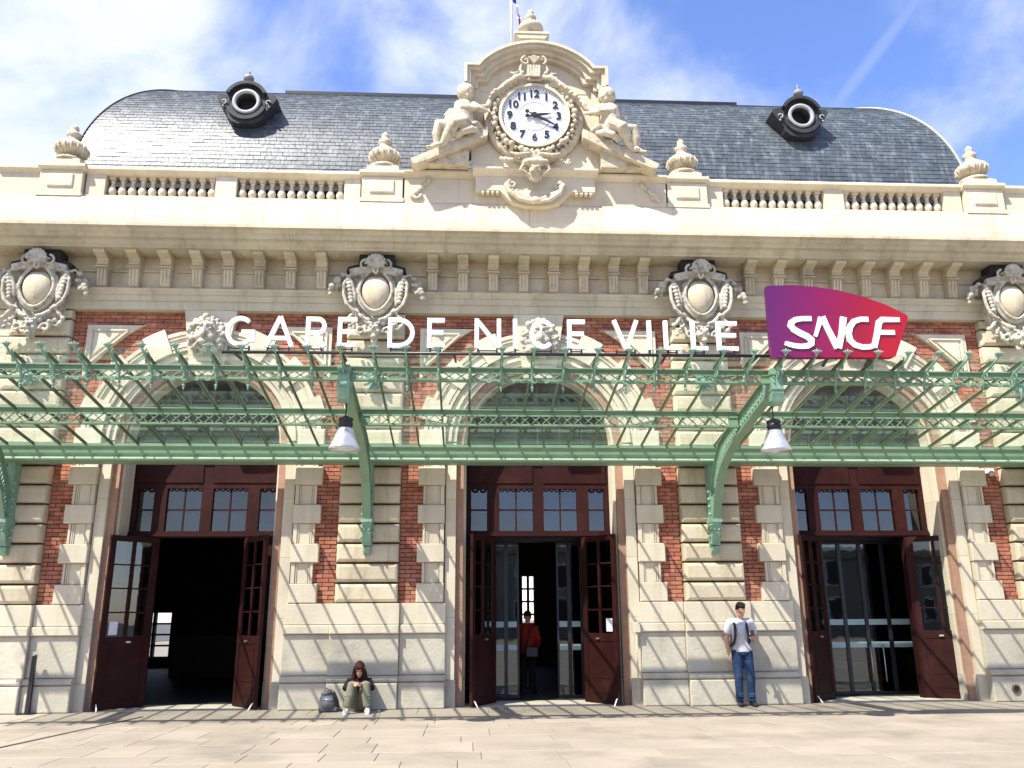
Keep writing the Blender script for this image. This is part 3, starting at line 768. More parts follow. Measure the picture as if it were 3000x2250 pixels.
def put_dormer(x):
    global dmm
    c = (x, .98, 12.66)
    if dmm is None:
        b = dormer(); dmm = [b.mesh('dormer')]; K_ = Matrix.Scale(.74, 4)
        r = MB(); n = 28; r_ = []
        for (rad, yy) in ((.30, -.03), (.32, -.09), (.41, -.09), (.43, -.03), (.30, -.025)): r_.append([(rad * math.cos(2 * math.pi * i / n), yy, rad * math.sin(2 * math.pi * i / n)) for i in range(n)])
        v = sum(r_, []); f = []
        for k in range(4):
            for i in range(n): f.append((k * n + i, (k + 1) * n + i, (k + 1) * n + (i + 1) % n, k * n + (i + 1) % n))
        r.add(v, f, True); dmm.append(r.mesh('rim'))
        h = MB()
        for s in (-1, 1):
            h.tube([(s * (.66 + .07 * math.cos(a)), -.05, -.02 + .07 * math.sin(a)) for a in [q * .7 for q in range(8)]], .022, 6); h.ball((s * .68, -.04, -.16), .035, 8, 6)
        dmm.append(h.mesh('scroll'))
        h = MB(); h.lathe([(.10, .66), (.07, .70), (.10, .73), (.15, .79), (.16, .84), (.12, .91), (.05, .96), (.03, 1.0), (.05, 1.03), (.02, 1.08), (.008, 1.16)], n=14); dmm.append(h.mesh('finial'))
    if dmm[0].users == 0:
        for q in dmm: q.transform(K_)
    d = link('dormer', dmm[0], LEAD, B, c); link('rim', dmm[1], ZINC, d); link('scroll', dmm[2], ZINC, d); link('finial', dmm[3], mat('weathered_finial', (.28, .27, .27), (.18, .17, .18), rough=.6), d)
put_dormer(-6.38); put_dormer(6.25)

# ------------------------------------------------------------------ cartouches on the piers
def sp(c, r0, r1, a0, a1, y, n=14, rad=.03, rad1=None):
    pts = []; rs = []
    for i in range(n + 1):
        q = i / n; a = R(a0 + (a1 - a0) * q); r = r0 + (r1 - r0) * q
        pts.append((c[0] + r * math.cos(a), y, c[1] + r * math.sin(a))); rs.append(rad + ((rad1 if rad1 is not None else rad) - rad) * q)
    return pts, rs
def cartouche_mesh():
    m_ = MB(); rr = random.Random(4)
    m_.prism_y([(-.42, 8.20), (.42, 8.20), (.50, 8.05), (.46, 7.4), (.36, 7.1), (.2, 6.92), (-.2, 6.92), (-.36, 7.1), (-.46, 7.4), (-.50, 8.05)], -.27, -.02)
    # bat-wing top
    m_.prism_y([(-.52, 8.09), (-.2, 8.17), (.2, 8.17), (.52, 8.09), (.5, 7.95), (0, 8.05), (-.5, 7.95)], -.44, -.05)
    # shell
    for k in range(9):
        a = R(8 + k * 164 / 8); L_ = .185
        m_.tube([(0, -.50, 8.16), (L_ * .6 * math.cos(a), -.56, 8.16 + L_ * .62 * math.sin(a)), (L_ * math.cos(a), -.56, 8.16 + L_ * math.sin(a))], [.018, .024, .028], 7)
        m_.ball((L_ * math.cos(a), -.56, 8.16 + L_ * math.sin(a)), .030, 8, 6)
    m_.prism_y([(-.17, 8.1), (.17, 8.1), (.13, 8.26), (0, 8.32), (-.13, 8.26)], -.54, -.1)
    # frame round the shield, pointed above
    pts = []
    for k in range(25):
        a = R(90 + k * 15); rx, rz = .32, .40; z = 7.64 + rz * math.sin(a); x = rx * math.cos(a) * (1 - .18 * max(0, -math.sin(a)))
        if math.sin(a) > .85: z += .12 * (math.sin(a) - .85) / .15
        pts.append((x, -.40, z))
    m_.tube(pts, .033, 8); m_.tube([(p[0] * 1.17, -.34, 7.64 + (p[2] - 7.64) * 1.13) for p in pts], .035, 7)
    m_.ball((0, -.46, 8.12), (.05, .05, .06))
    for s in (-1, 1):
        for (c, r0, r1, a0, a1, y, ra) in (((s * .20, 8.16), .11, .02, 90, 90 - s * -430 if s < 0 else 90 - 430, -.47, .026),):
            p, rs = sp(c, .11, .02, 90, 90 - s * 430, -.48, 18, .030, .02); m_.tube(p, rs, 7)
        m_.tube([(s * .05, -.48, 8.14), (s * .04, -.5, 8.02), (s * .0, -.46, 7.98)], [.025, .03, .02], 7)
        # side crescents
        m_.tube([(s * .30, -.36, 7.22), (s * .42, -.40, 7.25), (s * .54, -.42, 7.36), (s * .60, -.42, 7.55), (s * .61, -.42, 7.78), (s * .55, -.40, 7.95)], [.03, .038, .036, .036, .034, .02], 8)
        m_.tube([(s * .40, -.36, 7.36), (s * .40, -.38, 7.58), (s * .47, -.40, 7.82), (s * .56, -.41, 7.97)], [.025, .04, .04, .03], 8)
        for k in range(7): m_.ball((s * (.46 + .012 * k), -.42, 7.42 + .075 * k), (.05, .04, .04), 8, 6)
        m_.tube([(s * .34, -.34, 7.30), (s * .48, -.36, 7.12), (s * .56, -.34, 7.02)], [.04, .04, .02], 7)
        # flower clusters hanging outside
        for k in range(20):
            q = rr.random(); m_.ball((s * (.66 + .22 * q + rr.uniform(-.05, .05)), -.22 - rr.random() * .14, 7.95 - .33 * q + rr.uniform(-.09, .09)), rr.uniform(.035, .07), 8, 6)
        m_.tube([(s * .55, -.36, 7.97), (s * .66, -.34, 8.02), (s * .72, -.3, 7.93)], [.03, .03, .02], 7)
        # lower leaves
        m_.tube([(s * .32, -.34, 7.2), (s * .2, -.4, 7.08), (s * .08, -.44, 7.04)], [.04, .045, .03], 7)
        p, rs = sp((s * .26, 6.83), .10, .02, 200 if s > 0 else -20, (200 - 400) if s > 0 else (-20 + 400), -.38, 16, .032, .02); m_.tube(p, rs, 7)
        p, rs = sp((s * .42, 6.95), .08, .02, 90, 90 + s * 330, -.30, 14, .03, .02); m_.tube(p, rs, 7)
        for k in range(9): m_.ball((s * (.16 + .05 * k), -.3 - rr.random() * .1, 7.0 - .03 * (k % 4) + rr.uniform(-.06, .06)), rr.uniform(.03, .055), 8, 6)
        m_.tube([(s * .35, -.3, 7.0), (s * .30, -.34, 6.85), (s * .2, -.34, 6.72)], [.04, .04, .02], 7)
        m_.tube([(s * .44, -.22, 7.9), (s * .38, -.34, 8.05), (s * .3, -.38, 8.1)], [.04, .05, .03], 7)
        m_.ball((s * .40, -.42, 8.0), .05, 8, 6)
    # grimacing mask and pendant
    m_.ball((0, -.36, 6.86), (.13, .13, .15), 12, 8); m_.ball((0, -.50, 6.86), (.035, .05, .05), 8, 6)
    for s in (-1, 1): m_.ball((s * .06, -.47, 6.91), (.035, .03, .025), 8, 6); m_.ball((s * .07, -.44, 6.81), (.05, .05, .04), 8, 6); m_.tube([(s * .02, -.47, 6.96), (s * .12, -.42, 7.0)], .025, 6)
    m_.ball((0, -.46, 6.70), (.06, .06, .05), 8, 6); m_.tube([(0, -.3, 6.75), (0, -.34, 6.62), (0, -.3, 6.54)], [.08, .06, .02], 8)
    return blob(m_, .0135, 0, 'cartouche')
cme = cartouche_mesh()
sh = MB(); v = []
sh.ball((0, -.33, 7.63), (.28, .17, .36), 24, 16)
for i, q in enumerate(sh.v):
    x, y, z = q; kz = (z - 7.63) / .36; sh.v[i] = (x * (1 - .18 * max(0, -kz)) * (1 + .08 * max(0, kz)), y, z - .03 * max(0, kz) * (1 - min(1, abs(x) / .12)))
shm = sh.mesh('shield')
t = MB(); t.prism_y([(-.58, 8.06), (.58, 8.06), (.56, 8.16), (.36, 8.22), (.34, 8.428), (-.34, 8.428), (-.36, 8.22), (-.56, 8.16)], -.36, -.05); shell_back = t.mesh('black_slab')  # near-black slab standing behind the carved shell
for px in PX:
    c = link('cartouche', cme, CARVED, B, (px, 0, 0)); link('shield', shm, STONE, c); link('black_slab', shell_back, NEARBLACK, c)

# ------------------------------------------------------------------ clock pediment (part of building) and clock
cc = (-.05, -.20, 11.66)
t = MB()
CZ = 11.79
def arcp(r, a0=50.5, n=20): return [(r * math.cos(R(a0 + (180 - 2 * a0) * i / n)), CZ + r * math.sin(R(a0 + (180 - 2 * a0) * i / n))) for i in range(n + 1)]
def pedpoly(d):
    # outline of the segmental top, inset by d
    r = 1.62 - d; xx = 1.25 - d * .8; z1 = 12.82 - d
    a0 = math.degrees(math.acos(xx / r)); return [(1.52 - d, 12.36), (1.52 - d, z1), (xx, z1)] + arcp(r, a0)[1:-1] + [(-xx, z1), (-1.52 + d, z1), (-1.52 + d, 12.36)]
t.prism_y(pedpoly(.0), -.38, .7); t.prism_y(pedpoly(.0)[2:-2] and pedpoly(.03), -.42, -.381)
pp = pedpoly(0)
body = MB(); body.box(-1.36, 1.36, -.08, .68, 10.5, 12.359); body.box(-1.46, -1.2, -.16, .66, 12.0, 12.358); body.box(1.2, 1.46, -.16, .66, 12.0, 12.358)
body.prism_y([(-1.3, 12.2), (1.3, 12.2), (1.12, 12.5), (-1.12, 12.5)], -.07, .6)
# hollow pediment: cornice rings only, tympanum set back
def strip_arch(d0, d1, y0, y1, mt, name):
    a, b = pedpoly(d0), pedpoly(d1)
    mb = MB()
    for i in range(len(a) - 1):
        q = [a[i], a[i + 1], b[i + 1], b[i]]
        v = [(x, y0, z) for x, z in q] + [(x, y1, z) for x, z in q]
        mb.add(v, [(0, 1, 2, 3)[::-1], (4, 5, 6, 7), (0, 1, 5, 4), (2, 3, 7, 6)])
    # close the ends
    for e in (0, len(a) - 1):
        q = [a[e], b[e]]; mb.add([(q[0][0], y0, q[0][1]), (q[1][0], y0, q[1][1]), (q[1][0], y1, q[1][1]), (q[0][0], y1, q[0][1])], [(0, 1, 2, 3)])
    return obj(name, mb, mt, B)
strip_arch(0, .06, -.46, .7, STONE2, 'pediment_cornice'); strip_arch(.06, .13, -.40, .69, STONE2, 'pediment_cornice'); strip_arch(.13, .22, -.30, .68, STONE2, 'pediment_cornice'); strip_arch(.22, .29, -.22, .67, STONE2, 'pediment_cornice')
ty = MB(); ty.prism_y(pedpoly(.285), -.09, .66); obj('tympanum', ty, STONE2, B)
obj('clock_tower_block', body, STONE2, B)
# ornament of the clock block
o = MB(); rr = random.Random(11)
for k in range(46):
    a = 2 * math.pi * k / 46; rad = .83 + .03 * (k % 2)
    if 70 < math.degrees(a) % 360 < 110: continue
    o.ball((cc[0] + rad * math.cos(a), -.33, cc[2] + rad * math.sin(a)), rr.uniform(.045, .075), 8, 6)
    o.ball((cc[0] + (rad + .07) * math.cos(a + .05), -.26, cc[2] + (rad + .07) * math.sin(a + .05)), rr.uniform(.03, .06), 8, 6)
pts = [(cc[0] + .97 * math.cos(R(a)), -.16, cc[2] + .97 * math.sin(R(a))) for a in range(-90 - 120, -90 + 121, 8)]
o.tube(pts, .09, 8)
for s in (-1, 1):   # garland horns over the dial
    o.tube([(cc[0] + s * .14, -.36, 12.55), (cc[0] + s * .35, -.40, 12.52), (cc[0] + s * .62, -.38, 12.33), (cc[0] + s * .86, -.36, 12.08), (cc[0] + s * .98, -.34, 11.9)], [.06, .075, .07, .06, .04], 8)
    for k in range(14): q = k / 13.; o.ball((cc[0] + s * (.25 + .68 * q), -.42, 12.58 - .55 * q ** 1.3 + rr.uniform(-.04, .04)), rr.uniform(.03, .055), 8, 6)
    p, rs = sp((cc[0] + s * .17, 12.93), .11, .02, 90, 90 - s * 430, -.40, 16, .032, .02); o.tube(p, rs, 7)
    o.tube([(cc[0] + s * .26, -.36, 12.86), (cc[0] + s * .30, -.38, 12.7), (cc[0] + s * .2, -.38, 12.58)], [.03, .04, .03], 7)
    o.tube([(cc[0] + s * .3, -.30, 12.72), (cc[0] + s * .42, -.32, 12.66), (cc[0] + s * .5, -.28, 12.72)], [.02, .04, .02], 7)
o.prism_y([(cc[0] - .14, 12.82), (cc[0] + .14, 12.82), (cc[0] + .16, 12.46), (cc[0] - .16, 12.46)], -.40, -.12)
for k in range(5): o.tube([(cc[0] + (k - 2) * .06, -.44, 12.80), (cc[0] + (k - 2) * .055, -.46, 12.5)], .024, 7)
for k in range(5): o.tube([(cc[0], -.44, 12.84), (cc[0] + (k - 2) * .06, -.46, 13.02 - abs(k - 2) * .02)], [.02, .035], 7)
# shell, swags and grimace below the dial
for k in range(9): a = R(10 + 160 * k / 8); o.tube([(cc[0], -.36, 10.56), (cc[0] + .27 * math.cos(a), -.38, 10.56 + .22 * math.sin(a))], [.02, .042], 7)
o.ball((cc[0], -.38, 10.52), (.3, .14, .10), 12, 8)
for k in range(22):
    q = rr.uniform(-1, 1); o.ball((cc[0] + q * .72, -.34, 10.58 + .10 * (1 - abs(q)) + rr.uniform(-.05, .05)), rr.uniform(.03, .06), 8, 6)
for s in (-1, 1):
    o.tube([(cc[0] + s * .1, -.42, 10.72), (cc[0] + s * .36, -.44, 10.66), (cc[0] + s * .52, -.4, 10.74)], [.03, .05, .02], 7)
    o.tube([(cc[0] + s * .22, -.4, 10.5), (cc[0] + s * .3, -.38, 10.36), (cc[0] + s * .12, -.36, 10.24)], [.05, .05, .03], 7)
o.ball((cc[0], -.36, 10.36), (.14, .12, .14), 12, 8); o.ball((cc[0], -.48, 10.36), (.04, .05, .05), 8, 6); o.tube([(cc[0], -.34, 10.28), (cc[0], -.34, 10.12)], [.08, .03], 8)
for s in (-1, 1): o.ball((cc[0] + s * .06, -.45, 10.41), .035, 8, 6); o.ball((cc[0] + s * .07, -.43, 10.3), .045, 8, 6)
for k in range(9): a = R(200 + 140 * k / 8); o.tube([(cc[0] + .08 * math.cos(a), -.36, 10.3 + .06 * math.sin(a)), (cc[0] + .2 * math.cos(a), -.34, 10.3 + .2 * math.sin(a))], [.035, .015], 6)
link('clock_ornament', blob(o, .0135, 0, 'clock_ornament'), CARVED2, B)
o = MB()
for s in (-1, 1):
    o.tube([(cc[0] + s * .05, -.2, 9.72), (cc[0] + s * .3, -.24, 9.76), (cc[0] + s * .52, -.24, 9.92), (cc[0] + s * .60, -.22, 10.1), (cc[0] + s * .5, -.2, 10.22)], [.04, .05, .05, .05, .03], 8)
    p, rs = sp((cc[0] + s * .46, 10.12), .10, .02, 60 if s > 0 else 120, (60 - 400) if s > 0 else (120 + 400), -.22, 14, .035, .02); o.tube(p, rs, 7)
    for k in range(7): o.ball((cc[0] + s * (.1 + .06 * k), -.22, 9.78 + .03 * k), .045, 8, 6)
    # acanthus at the ends of the solid parapet
    q_ = o; o = MB()
    for k in range(6): o.ball((s * 2.58 - s * .07 * k, .03, 9.93 + .07 * k), .05 + .01 * (k % 2), 8, 6)
    p, rs = sp((s * 2.5, 9.98), .12, .02, 0, s * 420, .02, 14, .035, .02); o.tube(p, rs, 7)
    link('carved_acanthus', blob(o, .018, 1, 'carved_acanthus'), CARVED2, B); o = q_
o.ball((cc[0], -.22, 9.76), (.12, .06, .08), 10, 8)
link('parapet_ornament', blob(o, .018, 1, 'parapet_ornament'), CARVED2, B)
# sloping scroll slabs that carry the statues
for s in (-1, 1):
    dx = -.05 if s < 0 else -.03
    t = MB(); t.prism_y([(s * 2.55 + dx, 10.54), (s * .98 + dx, 11.32), (s * .98 + dx, 11.12), (s * 1.5 + dx, 10.84), (s * 2.4 + dx, 10.44), (s * 2.5 + dx, 10.44)], -.42, .3)
    t.prism_y([(s * 1.36 + dx, 10.512), (s * 2.2 + dx, 10.512), (s * 1.4 + dx, 10.9), (s * 1.36 + dx, 10.9)], -.28, .3)
    obj('scroll_slab', t, CARVED2, B)

# the clock
CK = thing('clock', 'round white wall clock with black numerals between two cherub statues', 'clock', (cc[0], -.31, cc[2]))
t = MB(); t.lathe([(.735, .17), (.735, -.01), (.70, -.03)], cc, 48, 'y'); 
t = MB(); t.ring(0, 0, .69, .75, -.06, .22, 0, 360, 48); link('rim', t.mesh('rim'), STONE2, CK)
t = MB(); t.ring(0, 0, 0, .70, 0, .02, 0, 359.99, 60); link('dial', t.mesh('dial'), DIAL, CK)
t = MB(); t.ring(0, 0, .325, .345, -.008, -.001, 0, 360, 40); link('inner_ring', t.mesh('inner_ring'), NUMB, CK)
for h in range(1, 13):
    a = R(90 - 30 * h); r = .515
    nm = text_mesh(str(h), .235, .008, .008 if h != 6 else .003, 'numeral'); nm.materials.clear()
    if h in (10, 11, 12, 1, 9, 2): pass
    k = link('numeral', nm, BLACK, CK, (r * math.cos(a), -.016, r * math.sin(a)))
    t = MB(); t.ring(0, 0, .40, .62, -.006, -.001, 90 - 30 * h - 10, 90 - 30 * h + 10, 3); link('numeral_plate', t.mesh('numeral_plate'), mat('faint_dial_plate', (.60, .63, .72), rough=.3), CK)
tk = MB()
for k in range(60):
    a = R(6 * k); tk.ball((.655 * math.cos(a), -.004, .655 * math.sin(a)), (.011, .008, .011), 6, 4)
link('minute_dots', tk.mesh('minute_dots'), BLACK, CK)
def hand(ang, L_, w, tail):
    t = MB(); a = R(90 - ang); d = Vector((math.cos(a), 0, math.sin(a))); nrm = Vector((-d.z, 0, d.x))
    P_ = lambda u, s: tuple(d * u + nrm * s)
    prof_ = [(-tail * .7, w * .35), (0, w * .9), (L_ * .35, w), (L_ * .75, w * .7), (L_, 0)]
    up = [P_(u, s) for u, s in prof_]; dn = [P_(u, -s) for u, s in prof_[::-1]]
    poly = [(p[0], p[2]) for p in up + dn[1:]]
    t.prism_y(poly, -.045, -.035); c = d * -tail; t.ring(c.x, c.z, 0, .045, -.045, -.033, 0, 359.9, 12); return t
link('hour_hand', hand(77 + 6, .36, .032, .15).mesh('hour_hand'), BLACK, CK); link('minute_hand', hand(118, .55, .03, .17).mesh('minute_hand'), BLACK, CK, (0, -.014, 0))
t = MB(); t.ring(0, 0, 0, .06, -.068, -.03, 0, 359.9, 16); link('hub', t.mesh('hub'), BLACK, CK)

# ------------------------------------------------------------------ urns
def urn_profile(s=1.): return [(.30 * s, 0), (.30 * s, .06 * s), (.16 * s, .10 * s), (.14 * s, .13 * s), (.20 * s, .17 * s), (.30 * s, .25 * s), (.33 * s, .33 * s), (.30 * s, .41 * s), (.20 * s, .49 * s), (.13 * s, .54 * s), (.11 * s, .58 * s), (.13 * s, .62 * s), (.15 * s, .66 * s), (.14 * s, .71 * s), (.09 * s, .75 * s), (.07 * s, .79 * s), (.09 * s, .82 * s), (.07 * s, .88 * s), (.02 * s, .93 * s)]
ub = MB(); ub.box(-.33, .33, -.28, .28, 0, .10); ub.box(-.28, .28, -.24, .24, .10, .14); ubm = ub.mesh('base')
uv = MB(); uv.lathe([(r, z + .14) for r, z in urn_profile(.98)], n=28); uvm = uv.mesh('vase')
flut = MB()
for k in range(16):
    a = 2 * math.pi * k / 16; flut.tube([(.17 * math.cos(a), .17 * math.sin(a), .28), (.29 * math.cos(a), .29 * math.sin(a), .37), (.33 * math.cos(a), .33 * math.sin(a), .45), (.305 * math.cos(a), .305 * math.sin(a), .53)], [.012, .022, .024, .01], 6)
flm = flut.mesh('gadroons')
UL = ['carved stone urn with stopper on the leftmost parapet pedestal, left of the roof', 'carved stone urn on parapet pedestal just left of the clock', 'carved stone urn on parapet pedestal just right of the clock', 'carved stone urn on the rightmost parapet pedestal, at the roof end']
for px, lb in zip(PEDX, UL):
    u = thing('stone_urn', lb, 'urn', (px, .32, 10.521), group='stone urns along the parapet'); link('base', ubm, STONE2, u); vv = link('vase', uvm, CARVED2, u); link('gadroons', flm, CARVED2, vv)
u = thing('stone_urn', 'stone urn on a square pedestal crowning the arched clock gable', 'urn', (-.07, .05, 13.395))
t = MB(); t.box(-.36, .36, -.3, .3, 0, .06); t.box(-.28, .28, -.24, .24, .06, .22); t.prism_y([(-.28, .22), (.28, .22), (.37, .33), (-.37, .33)], -.3, .3); t.box(-.38, .38, -.32, .32, .33, .38)
for s in (-1, 1): t.ball((s * .44, 0, .05), (.1, .12, .07)); t.ball((s * .62, .0, -.06), (.09, .1, .05)); t.ball((s * .42, 0, .14), .06)
link('base', t.mesh('base'), STONE2, u); t = MB(); t.lathe([(r * 1.0, z + .38) for r, z in urn_profile(.86)], n=28); link('vase', t.mesh('vase'), CARVED2, u)

# flag and pole
fl = thing('flagpole', 'thin white flagpole rising behind the arched clock gable', 'flagpole', (-.46, .62, 13.2))
t = MB(); t.lathe([(.035, 0), (.03, 3.6), (.02, 3.62)], n=10); link('pole', t.mesh('pole'), WHITE, fl)
FG = thing('flag', 'drooping blue, white and red flag hanging from the pole above the clock', 'flag', (-.46, .62, 15.6))
for nm, x0, x1, colr in (('blue_stripe', 0, .09, (.02, .05, .3)), ('white_stripe', .09, .18, (.75, .75, .75)), ('red_stripe', .18, .28, (.62, .015, .04))):
    t = MB(); v = []; n = 14
    for i in range(n + 1):
        z = -.05 - {0: .25, .09: .40, .18: .75}[x0] * i / n - x0 * 2.6
        for j in range(3):
            x = (x0 + (x1 - x0) * j / 2); v.append((.035 + x * (.6 + .4 * i / n), .06 * math.sin(x * 22 + i * .5), z - x * .9))
    f = [(i * 3 + j, i * 3 + j + 1, i * 3 + j + 4, i * 3 + j + 3) for i in range(n) for j in range(2)]; t.add(v, f, True)
    link(nm, t.mesh(nm), mat('flag_' + nm, colr, rough=.8), FG)

# ------------------------------------------------------------------ cherub statues
def cherub(sg):
    b = MB(); TB = b.tube; b.tube = lambda p, r, n=8: TB(p, [q * 1.28 for q in r], n); X = lambda x: sg * x    # built for the left statue, x outward = negative; mirrored with sg
    def P(x, y, z): return (X(x), y, z)
    y0 = -.30
    b.ball(P(-1.47, y0 - .02, 12.14), (.19, .20, .215), 14, 10)
    b.ball(P(-1.43, y0 - .19, 12.12), (.03, .04, .035), 8, 6); b.ball(P(-1.50, y0 - .14, 12.07), (.06, .05, .05), 8, 6); b.ball(P(-1.38, y0 - .14, 12.07), (.06, .05, .05), 8, 6); b.ball(P(-1.43, y0 - .15, 12.0), (.05, .04, .04), 8, 6)
    for s in (-.06, .06): b.ball(P(-1.44 + s, y0 - .155, 12.17), (.03, .02, .018), 8, 6)
    rr = random.Random(3)
    for k in range(26):
        a = rr.uniform(0, 2 * math.pi); e = rr.uniform(.1, 1.4); b.ball(P(-1.47 + .17 * math.cos(a) * math.cos(e), y0 + .03 + .15 * math.sin(a) * math.cos(e), 12.17 + .19 * math.sin(e)), .05, 8, 6)
    b.tube([P(-1.47, y0, 12.05), P(-1.5, y0, 11.9)], [.07, .08], 8)
    b.tube([P(-1.50, y0, 11.90), P(-1.51, y0 - .02, 11.75), P(-1.51, y0 - .05, 11.55), P(-1.50, y0 - .02, 11.38), P(-1.5, y0, 11.25)], [.12, .17, .175, .18, .15], 12)
    b.ball(P(-1.5, y0 - .1, 11.52), (.14, .12, .14))
    b.ball(P(-1.62, y0 - .02, 11.85), .09); b.ball(P(-1.36, y0 - .02, 11.87), .09)
    # arms reach toward the dial
    b.tube([P(-1.36, y0, 11.88), P(-1.18, y0 - .1, 11.72), P(-1.02, y0 - .05, 11.80), P(-.95, y0 - .05, 11.92)], [.08, .065, .05, .05], 9)
    b.tube([P(-1.62, y0 - .02, 11.85), P(-1.52, y0 - .22, 11.66), P(-1.25, y0 - .25, 11.62), P(-1.06, y0 - .12, 11.66)], [.08, .07, .055, .045], 9)
    b.ball(P(-.95, y0 - .05, 11.95), .055)
    for q in range(4): b.tube([P(-1.05, y0 - .12, 11.66), P(-.97 + .01 * q, y0 - .14, 11.70 - .03 * q)], [.022, .014], 6)
    # legs
    b.tube([P(-1.46, y0, 11.28), P(-1.55, y0 - .25, 11.33), P(-1.70, y0 - .30, 11.24), P(-1.84, y0 - .2, 11.0), P(-1.93, y0 - .12, 10.84)], [.16, .135, .11, .085, .055], 10)
    b.tube([P(-1.93, y0 - .12, 10.84), P(-2.02, y0 - .2, 10.80), P(-2.08, y0 - .22, 10.78)], [.05, .045, .025], 8)
    b.tube([P(-1.56, y0 + .05, 11.28), P(-1.82, y0 + .02, 11.36), P(-2.02, y0, 11.38), P(-2.06, y0 + .02, 11.15), P(-2.05, y0 + .05, 10.95), P(-2.15, y0 - .02, 10.86)], [.14, .125, .10, .08, .06, .04], 10)
    b.tube([P(-2.12, y0, 10.85), P(-2.26, y0 - .08, 10.82)], [.045, .025], 8)
    # wing with feather lobes
    for k in range(6):
        b.tube([P(-1.62, y0 + .16, 11.82 - .05 * k), P(-1.80 - .015 * k, y0 + .24, 11.86 - .085 * k), P(-1.92 + .012 * k, y0 + .22, 11.74 - .11 * k)], [.05, .055, .02], 7)
    # cloth under the hips
    b.tube([P(-1.2, y0 - .1, 11.2), P(-1.36, y0 - .22, 11.16), P(-1.52, y0 - .26, 11.08), P(-1.66, y0 - .18, 10.98)], [.04, .07, .06, .04], 8)
    b.tube([P(-1.12, y0 - .05, 11.28), P(-1.25, y0 - .2, 11.32), P(-1.34, y0 - .12, 11.38)], [.05, .04, .03], 8)
    return blob(b, .016, 2, 'cherub_body')
for s, lb in ((1, 'stone cherub seated on the left scroll, leaning toward the clock'), (-1, 'stone cherub seated on the right scroll, leaning toward the clock')):
    me = cherub(s); base = (-1.6 * s, -.3, 10.9); me.transform(Matrix.Translation(-Vector(base)))
    st = link('cherub_statue', me, CARVED2, None, (base[0] + (-.02 if s > 0 else .03), base[1], base[2] + .02)); tag(st, lb, 'statue', 'cherubs beside the clock')
# ------------------------------------------------------------------ the canopy
def cz(y): return 4.605 + (-.5 - y) * .158          # glass plane height
CA = thing('glass_canopy', 'green iron and glass canopy sloping up and outward over the three doorways', 'canopy', (0, -.4, 4.3))
XL, XR = -11.2, 11.2; SPC = 6.4 / 14
K0, K1 = -24, 24
# gutter against the wall
t = MB(); t.prism_x([(-.16, 4.56), (-.54, 4.56), (-.56, 4.59), (-.58, 4.59), (-.58, 4.54), (-.55, 4.52), (-.54, 4.42), (-.50, 4.38), (-.50, 4.30), (-.16, 4.30)], XL, XR); obj('gutter', t, IRON, CA)
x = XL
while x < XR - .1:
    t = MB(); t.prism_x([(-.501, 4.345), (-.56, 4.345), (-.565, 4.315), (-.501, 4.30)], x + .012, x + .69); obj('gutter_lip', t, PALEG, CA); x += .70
t = MB(); t.box(XL, XR, -.49, -.17, 4.275, 4.299); obj('gutter_soffit', t, IRON, CA)
# wall ties
# rafters (shared)
def slope_pts(y0, y1, dz): return (y0, cz(y0) + dz), (y1, cz(y1) + dz)
t = MB()
a, b = slope_pts(-.52, -4.18, -.012)
t.prism_x([(a[0], a[1]), (b[0], b[1]), (b[0], b[1] - .012), (a[0], a[1] - .012)], -.017, .017)
t.prism_x([(a[0], a[1] - .012), (b[0], b[1] - .012), (b[0], b[1] - .05), (a[0], a[1] - .05)], -.007, .007)
rm = t.mesh('rafter')
# decorative cantilever fin at the front of each rafter
t = MB(); yb = -3.86
p = [(0, yb, cz(yb) - .33), (0, yb - .05, cz(yb) - .22), (0, yb - .05, cz(yb) - .13), (0, yb - .20, cz(yb) - .07), (0, yb - .40, cz(yb) - .01), (0, yb - .52, cz(yb) + .05)]
t.tube(p, [.018, .022, .02, .02, .018, .016], 6)
pts, rs = sp((0, 0), .075, .015, 0, 420, 0, 12, .013)
t.tube([(0, yb - .12 + q[0], cz(yb) - .15 + q[2]) for q in pts], .012, 5)
t.tube([(0, yb - .30 + q[0] * .7, cz(yb) - .08 + q[2] * .7) for q in pts], .011, 5)
t.ball((0, yb - .02, cz(yb) - .36), .026, 7, 5); t.tube([(0, yb - .02, cz(yb) - .38), (0, yb - .02, cz(yb) - .43)], [.016, .004], 5)
# leaf crest
for dx in (-.05, -.025, 0, .025, .05): t.tube([(0, yb - .50, cz(yb) + .04), (dx * .8, yb - .53, cz(yb) + .09), (dx * 1.5, yb - .55, cz(yb) + .125 - abs(dx) * .7)], [.014, .016, .006], 5)
t.tube([(0, yb - .34, cz(yb) + .0), (0, yb - .38, cz(yb) + .05), (0, yb - .34, cz(yb) + .08)], [.012, .012, .005], 5)
fm = t.mesh('scroll_fin')
# panes
rowsY = [(-.52, -2.11), (-2.19, -3.78), (-3.90, -4.30)]
pms = []
for (ya, yb2) in rowsY:
    t = MB(); w = SPC / 2 - .006
    v = [(-w, ya, cz(ya)), (w, ya, cz(ya)), (w, yb2, cz(yb2)), (-w, yb2, cz(yb2))]; v += [(x, y, z + .008) for x, y, z in v]
    t.add(v, [(0, 1, 2, 3), (7, 6, 5, 4), (0, 4, 5, 1), (1, 5, 6, 2), (2, 6, 7, 3), (3, 7, 4, 0)]); pms.append(t.mesh('glass_pane'))
off = -CA.location
for k in range(K0, K1 + 1):
    link('rafter', rm, OLIVE, CA, off + Vector((k * SPC, 0, 0))); link('scroll_fin', fm, VERD, CA, off + Vector((k * SPC, 0, 0)))
    if k < K1:
        for pm in pms: link('glass_pane', pm, CGLASS, CA, off + Vector(((k + .5) * SPC, 0, random.uniform(-.001, .001))))
